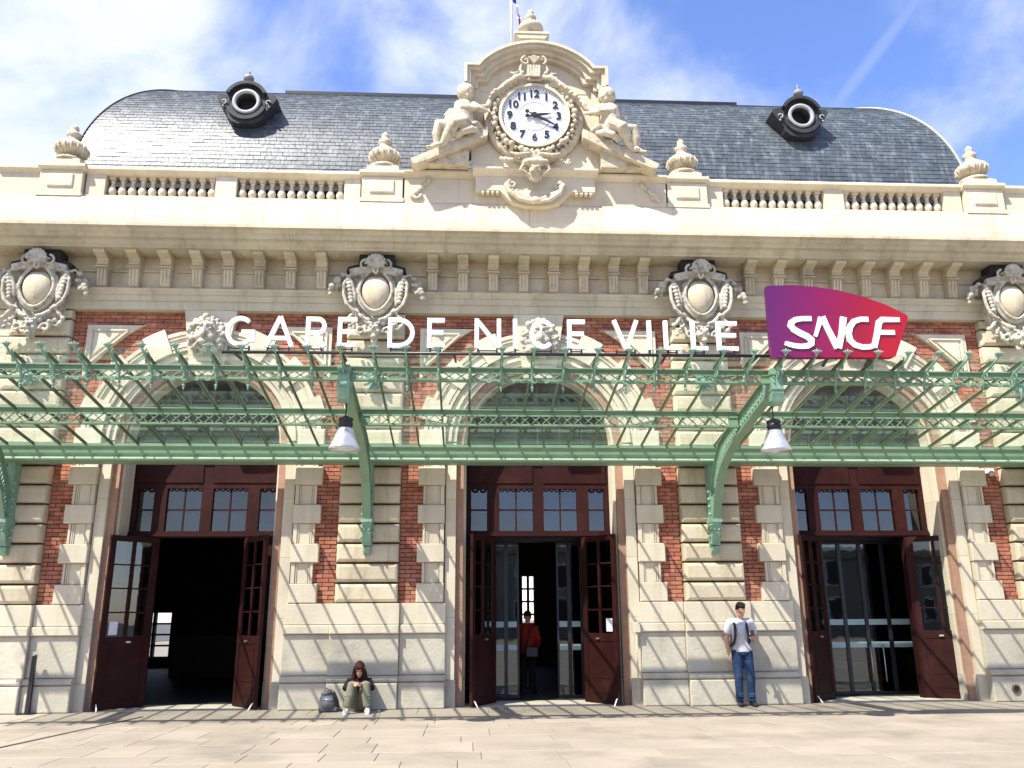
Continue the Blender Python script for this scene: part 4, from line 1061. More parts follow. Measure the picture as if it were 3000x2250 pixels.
# lattice beams, one length per bay
def lattice_bay(x0, x1, y, dz_top, BH_=.275):
    zt = cz(y) + dz_top; t = MB()
    t.box(x0, x1, y - .06, y + .06, zt - .018, zt); PT = BH_ * .34; t.box(x0, x1, y - .014, y + .014, zt - PT, zt - .018)
    t.box(x0, x1, y - .03, y - .0145, zt - PT - .02, zt - PT + .008)
    zb_ = zt - BH_; t.box(x0, x1, y - .05, y + .05, zb_, zb_ + .014); t.box(x0, x1, y - .03, y - .014, zb_ + .014, zb_ + .035); t.box(x0, x1, y + .014, y + .03, zb_ + .014, zb_ + .035)
    t.box(x0, x0 + .16, y - .012, y + .012, zb_ + .014, zt - PT); t.box(x1 - .16, x1, y - .012, y + .012, zb_ + .014, zt - PT)
    o_ = obj('lattice_beam', t, IRON, CA)
    t = MB(); xx = x0 + .16; P_ = (x1 - x0 - .32) / round((x1 - x0 - .32) / .175); zl, zh = zb_ + .02, zt - PT
    while xx < x1 - .17:
        t.bar((xx, y - .018, zl), (xx + P_, y - .018, zh), .012, .024, up=(0, 1, 0)); t.bar((xx, y - .004, zh), (xx + P_, y - .004, zl), .012, .024, up=(0, 1, 0))
        t.ball((xx + P_ / 2, y - .03, (zl + zh) / 2), .016, 6, 4); xx += P_
    obj('lattice', t, IRON, o_)
for y, d, hh in ((-2.15, -.005, .275), (-3.84, -.045, .21)):
    for (x0, x1) in ((XL, -9.6), (-9.6, -3.2), (-3.2, 3.2), (3.2, 9.6), (9.6, XR)): lattice_bay(x0 + .04, x1 - .04, y, d, hh)
# scalloped cast fringe in the middle of the front beam of every bay
for cx in BX:
    t = MB(); z = cz(-3.9) - .255
    for k in range(16): xx = cx - 1.26 + k * .168; t.ring(xx, z + .0, .03, .048, -3.925, -3.905, 180, 360, 6)
    obj('cast_fringe', t, VERD, CA, kind='stuff')
# brackets
def bracket():
    low = [(-3.66, 4.76), (-3.2, 4.68), (-2.5, 4.54), (-1.9, 4.42), (-1.4, 4.27), (-1.05, 4.10), (-.80, 3.90), (-.60, 3.64), (-.46, 3.38), (-.38, 3.22)]
    top = [(-3.66, 5.06), (-3.2, 4.99), (-2.5, 4.86), (-1.9, 4.76), (-1.4, 4.67), (-1.0, 4.56), (-.72, 4.36), (-.46, 4.02), (-.28, 3.66), (-.20, 3.24)]
    br = MB()
    for k in range(len(low) - 1):   # bottom flange
        br.bar((0, *low[k]), (0, *low[k + 1]), .15, .028, up=(0, .3, 1)); br.bar((0, low[k][0], low[k][1] + .03), (0, low[k + 1][0], low[k + 1][1] + .03), .03, .05, up=(0, .3, 1))
    for k in range(len(top) - 1):   # top chord
        br.bar((0, top[k][0], top[k][1] - .03), (0, top[k + 1][0], top[k + 1][1] - .03), .03, .10, up=(0, .3, 1)); br.bar((0, *top[k]), (0, *top[k + 1]), .11, .016, up=(0, .3, 1))
    z = MB()
    nseg = 44
    def at(pl, q):
        q = q * (len(pl) - 1); i = min(int(q), len(pl) - 2); f_ = q - i; return (pl[i][0] + (pl[i + 1][0] - pl[i][0]) * f_, pl[i][1] + (pl[i + 1][1] - pl[i][1]) * f_)
    for k in range(nseg):
        a = at(low, k / nseg); b = at(top, (k + .5) / nseg); c = at(low, (k + 1) / nseg)
        z.bar((0, *a), (0, *b), .02, .022, up=(1, 0, 0)); z.bar((0, *b), (0, *c), .02, .022, up=(1, 0, 0))
        z.ball((0, (a[0] + b[0]) / 2 * .5 + (c[0]) * .5, (b[1] + c[1]) / 2), .024, 6, 4)
    # wall plate and pendant foot
    w = MB(); w.box(-.07, .07, -.30, -.075, 3.30, 4.50)
    w.box(-.10, .10, -.42, -.08, 3.20, 3.26); w.box(-.085, .085, -.40, -.08, 3.26, 3.30); w.box(-.09, .09, -.39, -.08, 3.14, 3.20)
    w.prism_x([(-.075, 3.14), (-.36, 3.14), (-.33, 3.0), (-.27, 2.86), (-.22, 2.80), (-.075, 2.78)], -.075, .075)
    w.box(-.085, .085, -.25, -.075, 2.82, 2.86); w.prism_x([(-.075, 2.78), (-.2, 2.78), (-.19, 2.70), (-.14, 2.65), (-.075, 2.64)], -.06, .06)
    for q in range(5):
        w.ball((.085, -.28, 3.35 + .14 * q), .035, 7, 5); w.ball((-.085, -.28, 3.35 + .14 * q), .035, 7, 5)
    for s in (-1, 1):
        w.ball((s * .04, -.37, 3.06), .025, 6, 4); w.ball((s * .1, -.2, 2.95), .03, 6, 4); w.ball((s * .1, -.2, 3.08), .03, 6, 4)
    e = MB(); e.prism_x([(-3.55, 5.03), (-3.93, 5.10), (-3.95, 4.72), (-3.90, 4.60), (-3.80, 4.55), (-3.68, 4.58), (-3.58, 4.68)], -.085, .085)
    e.box(-.10, .10, -3.96, -3.54, 5.0, 5.06); e.prism_x([(-3.55, 4.74), (-3.97, 4.80), (-3.97, 4.77), (-3.55, 4.71)], -.095, .095)
    for s in (-1, 1):
        for zz in (4.88, 4.96): e.ball((s * .045, -3.955, zz), .016, 6, 4)
    return br.mesh('bracket'), z.mesh('zigzag_web'), w.mesh('wall_foot'), e.mesh('end_shoe')
b1, b2, b3, b4 = bracket()
for px in PX:
    o_ = link('bracket', b1, IRON, CA, off + Vector((px, 0, 0))); link('zigzag_web', b2, VERD, o_); link('wall_foot', b3, VERD, o_); link('end_shoe', b4, VERD, o_)
# verdigris rosettes high on the piers, seen through the glass
for px in PX:
    t = MB()
    for k in range(9): a = R(40 * k); t.tube([(px + .05 * math.cos(a), -.14, 5.92 + .05 * math.sin(a)), (px + .20 * math.cos(a + .3), -.22, 5.92 + .18 * math.sin(a + .3))], [.05, .035], 6)
    t.ball((px, -.2, 5.92), .08, 10, 7); t.tube([(px, -.2, 5.9), (px - .12, -.3, 5.6)], [.02, .015], 6)
    obj('rosette', t, mat('verdigris', (.10, .27, .23), (.06, .19, .17), rough=.6, stain=(.25, .42, .36), stain_amt=.5, scale=12), CA)

# ------------------------------------------------------------------ the station name
SG = thing('station_name_sign', 'white block letters spelling GARE DE NICE VILLE on a dark rail above the canopy edge', 'sign', (-1, -4.3, 5.17))
LH = .45; ST = .060
def stroke(mb, pts, w=ST, d=.05, y=0.):
    # flat ribbon of width w through pts (x,z), mitred, with depth d
    n = len(pts); L_ = []; R_ = []
    for i, p in enumerate(pts):
        a = Vector(pts[max(i - 1, 0)]); b = Vector(pts[min(i + 1, n - 1)]); pv_ = Vector(p)
        t1 = (pv_ - a).normalized() if i > 0 else (b - pv_).normalized(); t2 = (b - pv_).normalized() if i < n - 1 else t1
        t_ = (t1 + t2).normalized(); nn = Vector((-t_.y, t_.x)); c = max(.4, nn.dot(Vector((-t1.y, t1.x)))); ww = w[i] if isinstance(w, (list, tuple)) else w
        L_.append(pv_ + nn * ww / 2 / c); R_.append(pv_ - nn * ww / 2 / c)
    v = [];
    for yy in (y, y + d): v += [(q.x, yy, q.y) for q in L_] + [(q.x, yy, q.y) for q in R_]
    f = []; m_ = 2 * n
    for i in range(n - 1):
        f.append((i, n + i, n + i + 1, i + 1)); f.append((m_ + i, m_ + i + 1, m_ + n + i + 1, m_ + n + i))
        f.append((i, i + 1, m_ + i + 1, m_ + i)); f.append((n + i, m_ + n + i, m_ + n + i + 1, n + i + 1))
    f.append((0, m_, m_ + n, n)); f.append((n - 1, 2 * n - 1, m_ + 2 * n - 1, m_ + n - 1)); mb.add([(a, b, c) for a, b, c in v], f)
def glyph(ch, w):
    t = MB(); h = LH; s = ST; r = (h - s) / 2; zc = h / 2; k = s / 2; e = [0.]
    def S(p): e[0] += .0006; stroke(t, p, s, .05 + 2 * e[0], -e[0])
    def arc_(cx, rx, a0, a1, n=18): return [(cx + rx * math.cos(R(a0 + (a1 - a0) * i / n)), zc + r * math.sin(R(a0 + (a1 - a0) * i / n))) for i in range(n + 1)]
    if ch == 'G':
        rx = (w - s) / 2; S(arc_(k + rx, rx, 48, 340, 24)); S([(w * .56, zc - .01), (w - k * .6, zc - .01), (w - k * .6, .07)])
    elif ch == 'C': rx = (w - s) / 2; S(arc_(k + rx * 1.02, rx, 45, 315, 24))
    elif ch == 'A': S([(k * .8, 0), (w / 2, h)]); S([(w / 2, h), (w - k * .8, 0)]); S([(w * .25, h * .28), (w * .75, h * .28)])
    elif ch == 'R':
        S([(k, 0), (k, h)]); rr_ = h * .26; cx = w - k - rr_ * .8
        S([(k, h - k)] + [(cx + rr_ * .8 * math.cos(R(a)), h - k - (rr_ - k * .4) + (rr_ - k * .4) * math.sin(R(a))) for a in range(90, -91, -15)] + [(k, h - k - 2 * (rr_ - k * .4))]); S([(w * .45, h * .46), (w - k * .7, 0)])
    elif ch == 'E': S([(k, 0), (k, h)]); S([(k, h - k), (w, h - k)]); S([(k, zc + .01), (w * .92, zc + .01)]); S([(k, k), (w, k)])
    elif ch == 'D': S([(k, 0), (k, h)]); S([(k, h - k), (w * .4, h - k)] + [(w * .4 + (w * .6 - k) * math.cos(R(a)), zc + r * math.sin(R(a))) for a in range(80, -81, -10)] + [(w * .4, k), (k, k)])
    elif ch == 'N': S([(k, 0), (k, h)]); S([(k, h - .02), (w - k, .02)]); S([(w - k, 0), (w - k, h)])
    elif ch == 'I': S([(w / 2, 0), (w / 2, h)])
    elif ch == 'V': S([(k * .8, h), (w / 2, 0)]); S([(w / 2, 0), (w - k * .8, h)])
    elif ch == 'L': S([(k, 0), (k, h)]); S([(k, k), (w, k)])
    return t
LET = [('G', -4.83, -4.43), ('A', -4.28, -3.87), ('R', -3.71, -3.42), ('E', -3.26, -2.99), ('D', -2.55, -2.17), ('E', -1.99, -1.74), ('N', -1.31, -.93), ('I', -.765, -.69), ('C', -.52, -.15), ('E', .03, .29), ('V', .69, 1.07), ('I', 1.19, 1.265), ('L', 1.44, 1.68), ('L', 1.84, 2.08), ('E', 2.22, 2.53)]
for ch, a, b in LET:
    link('letter', glyph(ch, b - a).mesh('letter_' + ch.lower()), WHITE, SG, (a + 1, -.03, .065 + .012 * (a + 5) / 7.5))
t = MB(); t.tube([(-4.86, -4.3, 5.155), (2.98, -4.3, 5.175)], .024, 8); obj('rail', t, DARKMETAL, SG)
t = MB()
for ch, a, b in LET:
    ps = [a + .05, b - .06] if b - a > .1 else [(a + b) / 2]
    for p_ in ps: t.box(p_ - .012, p_ + .012, -4.312, -4.288, 5.16, 5.245)
    if len(ps) == 2: t.box(ps[0], ps[1], -4.308, -4.292, 5.205, 5.22)
obj('letter_bracket', t, DARKMETAL, SG)
for x in (-4.7, -3.2, -1.6, 0, 1.45, 2.8):
    t = MB(); t.bar((x, -4.3, 5.16), (x + .02, -3.9, cz(-3.9) + .02), .03, .03); obj('stay', t, DARKMETAL, SG)

# the logo sign
LG = thing('logo_sign', 'large purple to red railway company logo sign with white italic SNCF letters', 'sign', (4.0, -4.3, 5.15))
def gradmat():
    mt = bpy.data.materials.new('printed_logo_gradient'); mt.use_nodes = True; nt = mt.node_tree; N = nt.nodes.new; L = nt.links.new; bs = nt.nodes['Principled BSDF']; bs.inputs['Roughness'].default_value = .3
    tc = N('ShaderNodeTexCoord'); mp = N('ShaderNodeMapping'); sx = N('ShaderNodeSeparateXYZ'); L(tc.outputs['Object'], sx.inputs[0])
    m1 = N('ShaderNodeMath'); m1.operation = 'MULTIPLY_ADD'; m1.inputs[1].default_value = -.25; L(sx.outputs['Z'], m1.inputs[0]); L(sx.outputs['X'], m1.inputs[2])
    rg = N('ShaderNodeMapRange'); rg.inputs['From Min'].default_value = -1.15; rg.inputs['From Max'].default_value = .75; L(m1.outputs[0], rg.inputs['Value'])
    cr = N('ShaderNodeValToRGB'); L(rg.outputs[0], cr.inputs[0]); e = cr.color_ramp.elements
    e[0].position = 0; e[0].color = (.085, .004, .075, 1); e[1].position = 1; e[1].color = (.31, .0006, .004, 1)
    x = e.new(.35); x.color = (.16, .0006, .055, 1); x = e.new(.7); x.color = (.23, .0006, .015, 1)
    L(cr.outputs[0], bs.inputs['Base Color']); return mt
pts = [(3.0, 5.14), (4.80, 5.16), (4.85, 5.18), (4.95, 5.40), (5.10, 5.74), (5.115, 5.80), (5.09, 5.83), (4.79, 5.985), (4.45, 6.11), (4.10, 6.20), (3.76, 6.25), (3.4, 6.27), (3.03, 6.255), (3.01, 6.24)]
t = MB(); t.prism_y([(x - 4.0, z - 5.15) for x, z in pts], -.05, .05); link('panel', t.mesh('panel'), gradmat(), LG)
def zp(a, b):  # logo drawing units to metres on the panel
    return ((a - 1000) * .002296 + .105, (885 - b) * .00236 - .01)
def lstroke(pts, w, name):
    t = MB(); stroke(t, [zp(*p) for p in pts], w, .02, -.071); return link(name, t.mesh(name), WHITE, LG)
lstroke([(798, 631), (735, 632), (690, 640), (664, 658), (658, 680), (675, 704), (715, 728), (757, 748), (783, 770), (780, 795), (755, 810), (715, 814), (670, 810), (630, 800), (610, 793)], [.075, .075, .08, .085, .09, .095, .095, .095, .09, .085, .08, .075, .075, .07, .06], 'letter')
t = MB()
stroke(t, [zp(*p) for p in [(812, 748), (835, 690), (862, 622)]], [.05, .06, .08], .02, -.0705); stroke(t, [zp(*p) for p in [(868, 618), (895, 690), (948, 822)]], [.10, .085, .10], .021, -.0715); stroke(t, [zp(*p) for p in [(955, 822), (985, 730), (1010, 618)]], [.09, .085, .095], .0215, -.072)
link('letter', t.mesh('letter'), WHITE, LG)
lstroke([(1172, 631), (1120, 631), (1075, 645), (1045, 680), (1030, 725), (1035, 770), (1062, 800), (1110, 814), (1160, 812), (1195, 800)], [.075, .075, .08, .09, .09, .09, .085, .08, .075, .07], 'letter')
t = MB()
stroke(t, [zp(*p) for p in [(1188, 815), (1215, 735), (1240, 650), (1262, 631), (1378, 631)]], [.085, .085, .09, .08, .07], .02, -.0707); stroke(t, [zp(*p) for p in [(1222, 716), (1335, 716)]], .07, .021, -.0712)
link('letter', t.mesh('letter'), WHITE, LG)
for x in (3.25, 3.95, 4.6):
    t = MB(); t.bar((x, -4.26, 5.3), (x, -3.88, cz(-3.9) + .02), .035, .035); t.box(x - .02, x + .02, -4.25, -4.2, 5.2, 5.7); obj('stay', t, DARKMETAL, LG)

# ------------------------------------------------------------------ hanging lamps
def lamp(px, label):
    o_ = thing('hanging_lamp', label, 'lamp', (px, -3.74, 4.57), group='lamps hanging from the canopy brackets')
    return o_
t = MB(); t.tube([(0, 0, 0), (0, 0, -.22)], .009, 6); rod = t.mesh('rod')
t = MB(); t.lathe([(.03, -.20), (.06, -.215), (.105, -.235), (.11, -.26), (.10, -.265), (.10, -.30), (.108, -.305), (.108, -.33), (.10, -.335), (.10, -.375), (.06, -.38)], n=24); cap = t.mesh('cap')
t = MB()
pr = [(.095, -.375), (.115, -.40), (.135, -.46), (.16, -.54), (.195, -.62), (.225, -.67), (.228, -.69)]; n = 28; v = []; f = []
pr2 = pr + [(r - .006, z) for r, z in pr[::-1]]
for (r, z) in pr2: v += [(r * math.cos(2 * math.pi * i / n), r * math.sin(2 * math.pi * i / n), z) for i in range(n)]
for j in range(len(pr2) - 1): f += [(j * n + i, j * n + (i + 1) % n, (j + 1) * n + (i + 1) % n, (j + 1) * n + i) for i in range(n)]
t.add(v, f, True); shd = t.mesh('shade')
t = MB(); t.lathe([(.02, -.38), (.04, -.42), (.045, -.5), (.03, -.56), (.01, -.58)], n=12); blb = t.mesh('bulb')
t = MB(); t.lathe([(.222, -.685), (.21, -.70), (.0, -.715)], n=28); dif = t.mesh('diffuser')
for px, lb in ((-3.17, 'bell shaped glass lamp hanging left, beside the letter D above'), (3.17, 'bell shaped glass lamp hanging right, below the purple logo sign')):
    o_ = lamp(px, lb); link('rod', rod, DARKMETAL, o_); link('cap', cap, DARKMETAL, o_); link('shade', shd, LAMPG, o_); link('bulb', blb, WHITE, o_); link('diffuser', dif, LAMPG, o_)

# ------------------------------------------------------------------ small things on the facade and pavement
o_ = thing('bollard', 'tall thin black post on a square foot left of the first doorway', 'bollard', (-8.8, -.16, 0))
t = MB(); t.prism_y([(-.035, .012), (.035, .012), (.03, .96), (-.03, .94)], -.03, .03); link('post', t.mesh('post'), DARKMETAL, o_)
t = MB(); t.box(-.13, .13, -.12, .12, .001, .012); link('base_plate', t.mesh('base_plate'), DARKMETAL, o_)
o_ = thing('security_camera', 'small white camera fixed to the far right brick strip under the canopy', 'security camera', (8.83, .07, 4.19))
t = MB(); t.box(-.07, .07, -.05, .03, .0, .09); link('housing', t.mesh('housing'), WHITE, o_); t = MB(); t.ball((0, -.06, -.01), .06, 12, 8); link('dome', t.mesh('dome'), mat('camera_dome', (.55, .55, .56), rough=.2), o_)
o_ = thing('junction_box', 'small cream box on the stone ledge right of the middle doorway', 'box', (1.68, -.10, 1.34))
t = MB(); t.boss(-.07, .07, .10, -.03, -.09, .09, .01); link('cover', t.mesh('cover'), STONE2, o_); t = MB(); t.tube([(0, .0, -.09), (0, .03, -.5), (0, .03, -1.3)], .012, 6); link('conduit', t.mesh('conduit'), STONE2, o_)
o_ = thing('wall_vent', 'round dark pipe outlet low in the plinth at the far right', 'vent', (8.58, -.105, .22))
t = MB(); t.ring(0, 0, .055, .08, -.02, .02, 0, 360, 16); link('collar', t.mesh('collar'), mat('rusty_iron', (.12, .07, .05), rough=.8), o_); t = MB(); t.ring(0, 0, 0, .055, -.005, .01, 0, 359.9, 16); link('opening', t.mesh('opening'), BLACK, o_)

# ------------------------------------------------------------------ people
SKIN = mat('skin', (.50, .27, .18), (.46, .24, .16), rough=.55, scale=5)
def clothmat(n, c, c2=None, st=None, sa=0): return mat(n, c, c2, rough=.9, scale=14, stain=st, stain_amt=sa, bump=.4, bump_scale=60, spec=.2)
JEANS = clothmat('blue_denim', (.020, .045, .11), (.013, .028, .07), (.05, .09, .17), .6)
TEE = clothmat('light_grey_cotton', (.52, .52, .57), (.44, .44, .50))
KHAKI = clothmat('khaki_cotton', (.20, .20, .14), (.15, .155, .11), (.27, .26, .2), .5)
HAIRD = clothmat('dark_brown_hair', (.012, .009, .008), (.02, .014, .012))
HAIRR = clothmat('auburn_hair', (.055, .018, .014), (.03, .01, .009))
def head(b, c, s=1., yaw=0., pitch=0., face=True):
    """head mass with face; local front is -y; returns transform"""
    M_ = Matrix.Translation(c) @ Matrix.Rotation(yaw, 4, 'Z') @ Matrix.Rotation(pitch, 4, 'X')
    q = MB()
    q.ball((0, .012 * s, .03 * s), (.076 * s, .095 * s, .098 * s), 16, 12); q.ball((0, -.022 * s, -.04 * s), (.058 * s, .066 * s, .070 * s), 14, 10)
    if face:
        q.tube([(0, -.085 * s, .02 * s), (0, -.107 * s, -.022 * s)], [.010 * s, .017 * s], 8); q.ball((0, -.085 * s, -.055 * s), (.024 * s, .012 * s, .008 * s), 8, 6); q.ball((0, -.080 * s, -.069 * s), (.020 * s, .012 * s, .008 * s), 8, 6)
        q.ball((0, -.07 * s, -.095 * s), (.025 * s, .02 * s, .02 * s), 8, 6)
        for k in (-1, 1): q.ball((k * .079 * s, .01 * s, -.01 * s), (.012 * s, .02 * s, .032 * s), 8, 6); q.tube([(k * .015 * s, -.088 * s, .033 * s), (k * .05 * s, -.078 * s, .035 * s)], .010 * s, 6)
    q.v = [tuple(M_ @ Vector(p)) for p in q.v]; b.v, off_ = b.v, len(b.v); b.v += q.v; b.f += [[i + off_ for i in f_] for f_ in q.f]; b.r += q.r; b.sm += q.sm
    return M_
def hand_(b, wrist, d, palm_n, curl=.5, s=1., thumb=1):
    """palm and five tapered fingers; d = direction of the fingers, palm_n = palm normal (fingers curl towards it)"""
    w = Vector(wrist); d = Vector(d).normalized(); n = Vector(palm_n); n = (n - d * n.dot(d)).normalized(); u = d.cross(n) * thumb
    for k in range(4):
        o0 = u * (.027 - .018 * k) * s; base = w + d * .085 * s + o0; L_ = (.075, .083, .077, .060)[k] * s
        b.tube([w + o0 * .7, base], [.014 * s, .0125 * s], 7)
        p1 = base + (d * math.cos(curl * .6) + n * math.sin(curl * .6)) * L_ * .5; p2 = p1 + (d * math.cos(curl * 1.6) + n * math.sin(curl * 1.6)) * L_ * .3; p3 = p2 + (d * math.cos(curl * 2.3) + n * math.sin(curl * 2.3)) * L_ * .25
        b.tube([base, p1, p2, p3], [.0095 * s, .0088 * s, .008 * s, .006 * s], 7)
    t0 = w + d * .03 * s + u * .025 * s; t1 = t0 + (d * .6 + u * .8).normalized() * .045 * s + n * .008; t2 = t1 + (d * .9 + u * .15 + n * .4).normalized() * .03 * s; t3 = t2 + (d * .9 + n * .5).normalized() * .022 * s
    b.tube([t0, t1, t2, t3], [.015 * s, .011 * s, .0095 * s, .007 * s], 7)
def eyes(M_, parent, s=1.):
    e = MB()
    for k in (-1, 1): e.ball((k * .032 * s, -.078 * s, .012 * s), (.011 * s, .006 * s, .006 * s), 8, 6)
    e.v = [tuple(M_ @ Vector(p)) for p in e.v]; link('eyes', e.mesh('eyes'), BLACK, parent)
def garment(name, mb, mt, parent, vox=.013, sm=3): return link(name, blob(mb, vox, sm, name), mt, parent)

# the standing man
MN = (3.52, -.30, 0.)
P = thing('person', 'man in grey t-shirt and jeans standing against the wall looking at his phone', 'person', MN, R(-6))
b = MB()
# legs, hips, torso, neck
for s, fx in ((-1, -.095), (1, .115)):
    b.tube([(s * .085, 0, .92), (s * .095, -.005, .75), (fx, -.02, .50), (fx, .01, .30), (fx, .02, .09)], [.10, .09, .062, .056, .04], 12)
    b.tube([(fx, .03, .05), (fx + s * .01, -.06, .045), (fx + s * .02, -.15, .03)], [.042, .042, .03], 10)
b.tube([(0, .01, .88), (0, .01, 1.0), (0, .0, 1.15), (0, .005, 1.32), (0, .01, 1.42)], [.135, .135, .13, .15, .11], 16)
for q in range(-16 * 5, 0): pass
b.tube([(-.17, .01, 1.41), (.17, .01, 1.41)], .065, 10)
b.tube([(0, .02, 1.42), (0, -.015, 1.55)], [.058, .052], 10)
Mh = head(b, Vector((.015, -.055, 1.61)), 1.02, R(14), R(28))
# right arm (image left) hanging, left arm bent with the phone
b.tube([(-.18, .01, 1.41), (-.225, .03, 1.27), (-.245, .03, 1.13), (-.25, -.01, 1.0), (-.245, -.04, .88)], [.058, .048, .04, .036, .026], 10)
hand_(b, (-.245, -.04, .88), (.05, -.15, -1), (1, -.2, -.1), .5, 1., -1)
b.tube([(.18, .01, 1.41), (.225, .02, 1.27), (.235, .02, 1.12), (.205, -.12, 1.10), (.165, -.24, 1.15)], [.058, .048, .042, .037, .026], 10)
hand_(b, (.165, -.24, 1.15), (-.25, -.75, .45), (-.6, .3, .6), .75, 1., 1)
body = link('body', blob(b, .0085, 2, 'body'), SKIN, P); eyes(Mh, P, 1.02)
b = MB()   # jeans
b.tube([(0, .015, .86), (0, .012, .99)], [.15, .147], 16)
for s, fx in ((-1, -.095), (1, .115)):
    b.tube([(s * .08, .0, .94), (s * .09, -.005, .75), (fx, -.02, .50), (fx, .01, .30), (fx, .02, .14), (fx, .015, .075)], [.108, .098, .076, .070, .064, .070], 14)
    for k in range(3): b.tube([(fx - .06, -.05, .11 + .045 * k), (fx, -.075, .10 + .045 * k + .01 * (k % 2)), (fx + .06, -.04, .115 + .045 * k)], .014, 6)
    b.tube([(fx - .05, -.06, .52), (fx + .05, -.08, .50)], .016, 6); b.tube([(s * .03, -.10, .80), (s * .13, -.09, .84)], .014, 6)
garment('jeans', b, JEANS, P, .010, 5)
b = MB()   # t-shirt
b.tube([(0, .012, .91), (0, .012, 1.05), (0, .0, 1.2), (0, .0, 1.33), (0, .012, 1.46)], [.164, .156, .156, .168, .085], 18)
b.tube([(-.175, .01, 1.405), (.175, .01, 1.405)], .090, 12); b.ball((-.165, .01, 1.40), .098, 12, 8); b.ball((.165, .01, 1.40), .098, 12, 8)
b.tube([(-.15, .01, 1.41), (-.20, .02, 1.34), (-.235, .03, 1.22)], [.095, .088, .070], 12); b.tube([(.15, .01, 1.41), (.20, .02, 1.34), (.236, .02, 1.21)], [.095, .088, .070], 12)
for k in range(7): b.tube([(-.10 + .03 * k, -.155, 1.36 - .05 * k), (-.04 + .02 * k, -.165, 1.2 - .035 * k), (.02 + .02 * k, -.155, 1.12 - .03 * k)], .012, 6)
garment('t_shirt', b, TEE, P, .010, 5)
b = MB()
b.ball((0, .032, .060), (.087, .098, .088), 16, 10); b.ball((0, -.045, .112), (.055, .035, .024), 10, 8)
for k in range(14): a = R(20 * k); b.ball((.055 * math.cos(a), .02 + .06 * math.sin(a), .115), .03, 8, 6)
for k in (-1, 1): b.ball((k * .07, .03, .02), (.016, .04, .045), 8, 6)
b.v = [tuple(Mh @ Vector(p)) for p in b.v]; garment('hair', b, HAIRD, P, .010, 1)
for fx, s in ((-.095, -1), (.115, 1)):
    b = MB(); b.tube([(fx, .06, .045), (fx + s * .01, -.05, .05), (fx + s * .02, -.16, .038), (fx + s * .025, -.195, .03)], [.046, .050, .044, .028], 10); b.tube([(fx, .07, .014), (fx + s * .02, -.19, .014)], [.04, .034], 8); garment('shoe', b, DARKMETAL, P, .010, 1)
bp = thing('backpack', 'small dark backpack worn on the back of the standing man', 'backpack', (3.52, -.12, 1.1), R(-6))
b = MB(); b.ball((0, .07, .12), (.14, .09, .24), 14, 10); b.ball((0, .12, .04), (.10, .07, .13), 10, 8); link('bag', blob(b, .014, 2, 'bag'), mat('navy_nylon', (.012, .014, .03), rough=.7, bump=.2), bp)
for s in (-1, 1):
    t = MB(); pts = [(s * .10, .05, .33), (s * .105, -.06, .375), (s * .10, -.215, .345), (s * .105, -.352, .22), (s * .115, -.362, .08), (s * .135, -.325, -.02), (s * .165, -.12, -.10), (s * .12, .02, -.08)]
    for i in range(len(pts) - 1): t.bar(pts[i], pts[i + 1], .045, .014, up=(0, -1, .3))
    link('strap', t.mesh('strap'), MATS['navy_nylon'], bp)
ph = thing('phone', 'dark smartphone held in the hand of the standing man', 'phone', (3.52 + .09, -.30 - .36, 1.235), R(-20))
t = MB(); t.box(-.036, .036, -.004, .004, -.07, .07); oo = link('case', t.mesh('case'), BLACK, ph); oo.rotation_euler = (R(-50), 0, 0)

# the seated woman
WM = (-3.22, -.36, 0)
P = thing('person', 'woman in khaki trousers and white shoes sitting on the ground against the wall', 'person', WM, R(3))
b = MB()
b.tube([(0, .10, .12), (0, .08, .28), (0, .05, .42), (0, .03, .52)], [.14, .13, .13, .09], 14); b.tube([(-.14, .03, .50), (.14, .03, .50)], .055, 10)
b.tube([(0, .03, .52), (0, -.02, .62)], [.045, .045], 8)
Mh = head(b, Vector((0, -.05, .67)), .95, R(-3), R(20))
for s, kx, fx in ((-1, -.10, -.17), (1, .13, .17)):
    b.tube([(s * .08, .04, .12), (s * .10, -.18, .30), (kx, -.30, .47)], [.09, .075, .055], 10); b.tube([(kx, -.30, .47), (kx + (fx - kx) * .4, -.34, .28), (fx, -.36, .08)], [.056, .052, .035], 10)
    b.tube([(fx, -.35, .05), (fx + s * .01, -.46, .035)], [.035, .03], 8)
    b.tube([(s * .15, .03, .50), (s * .22, -.08, .38), (s * .16, -.24, .42), (s * .06, -.33, .47)], [.045, .038, .033, .024], 9)
    hand_(b, (s * .06, -.33, .47), (-s * .6, -.7, .15), (-s * .3, .3, -.7), .8, .9, s)
link('body', blob(b, .0085, 2, 'body'), SKIN, P); eyes(Mh, P, .95)
b = MB()
b.tube([(0, .11, .115), (0, .09, .22)], [.155, .15], 14)
for s, kx, fx in ((-1, -.10, -.17), (1, .13, .17)):
    b.tube([(s * .08, .06, .115), (s * .10, -.18, .31), (kx, -.30, .475)], [.110, .096, .072], 12); b.tube([(kx, -.30, .475), (kx + (fx - kx) * .4, -.335, .28), (fx, -.35, .105)], [.073, .078, .066], 12)
    for k in range(4): b.tube([(fx - .05, -.38, .13 + .05 * k), (fx + .05, -.41, .14 + .05 * k)], .013, 6)
garment('trousers', b, KHAKI, P, .012, 2)
b = MB()
b.tube([(0, .10, .20), (0, .08, .33), (0, .04, .44), (0, .03, .55)], [.155, .155, .155, .085], 14); b.tube([(-.14, .03, .50), (.14, .03, .50)], .072, 10)
for s in (-1, 1): b.tube([(s * .15, .03, .50), (s * .225, -.08, .38), (s * .17, -.22, .415), (s * .11, -.29, .45)], [.068, .056, .050, .042], 10)
garment('jacket', b, clothmat('dark_plum_knit', (.022, .010, .014)), P, .012, 2)
b = MB()
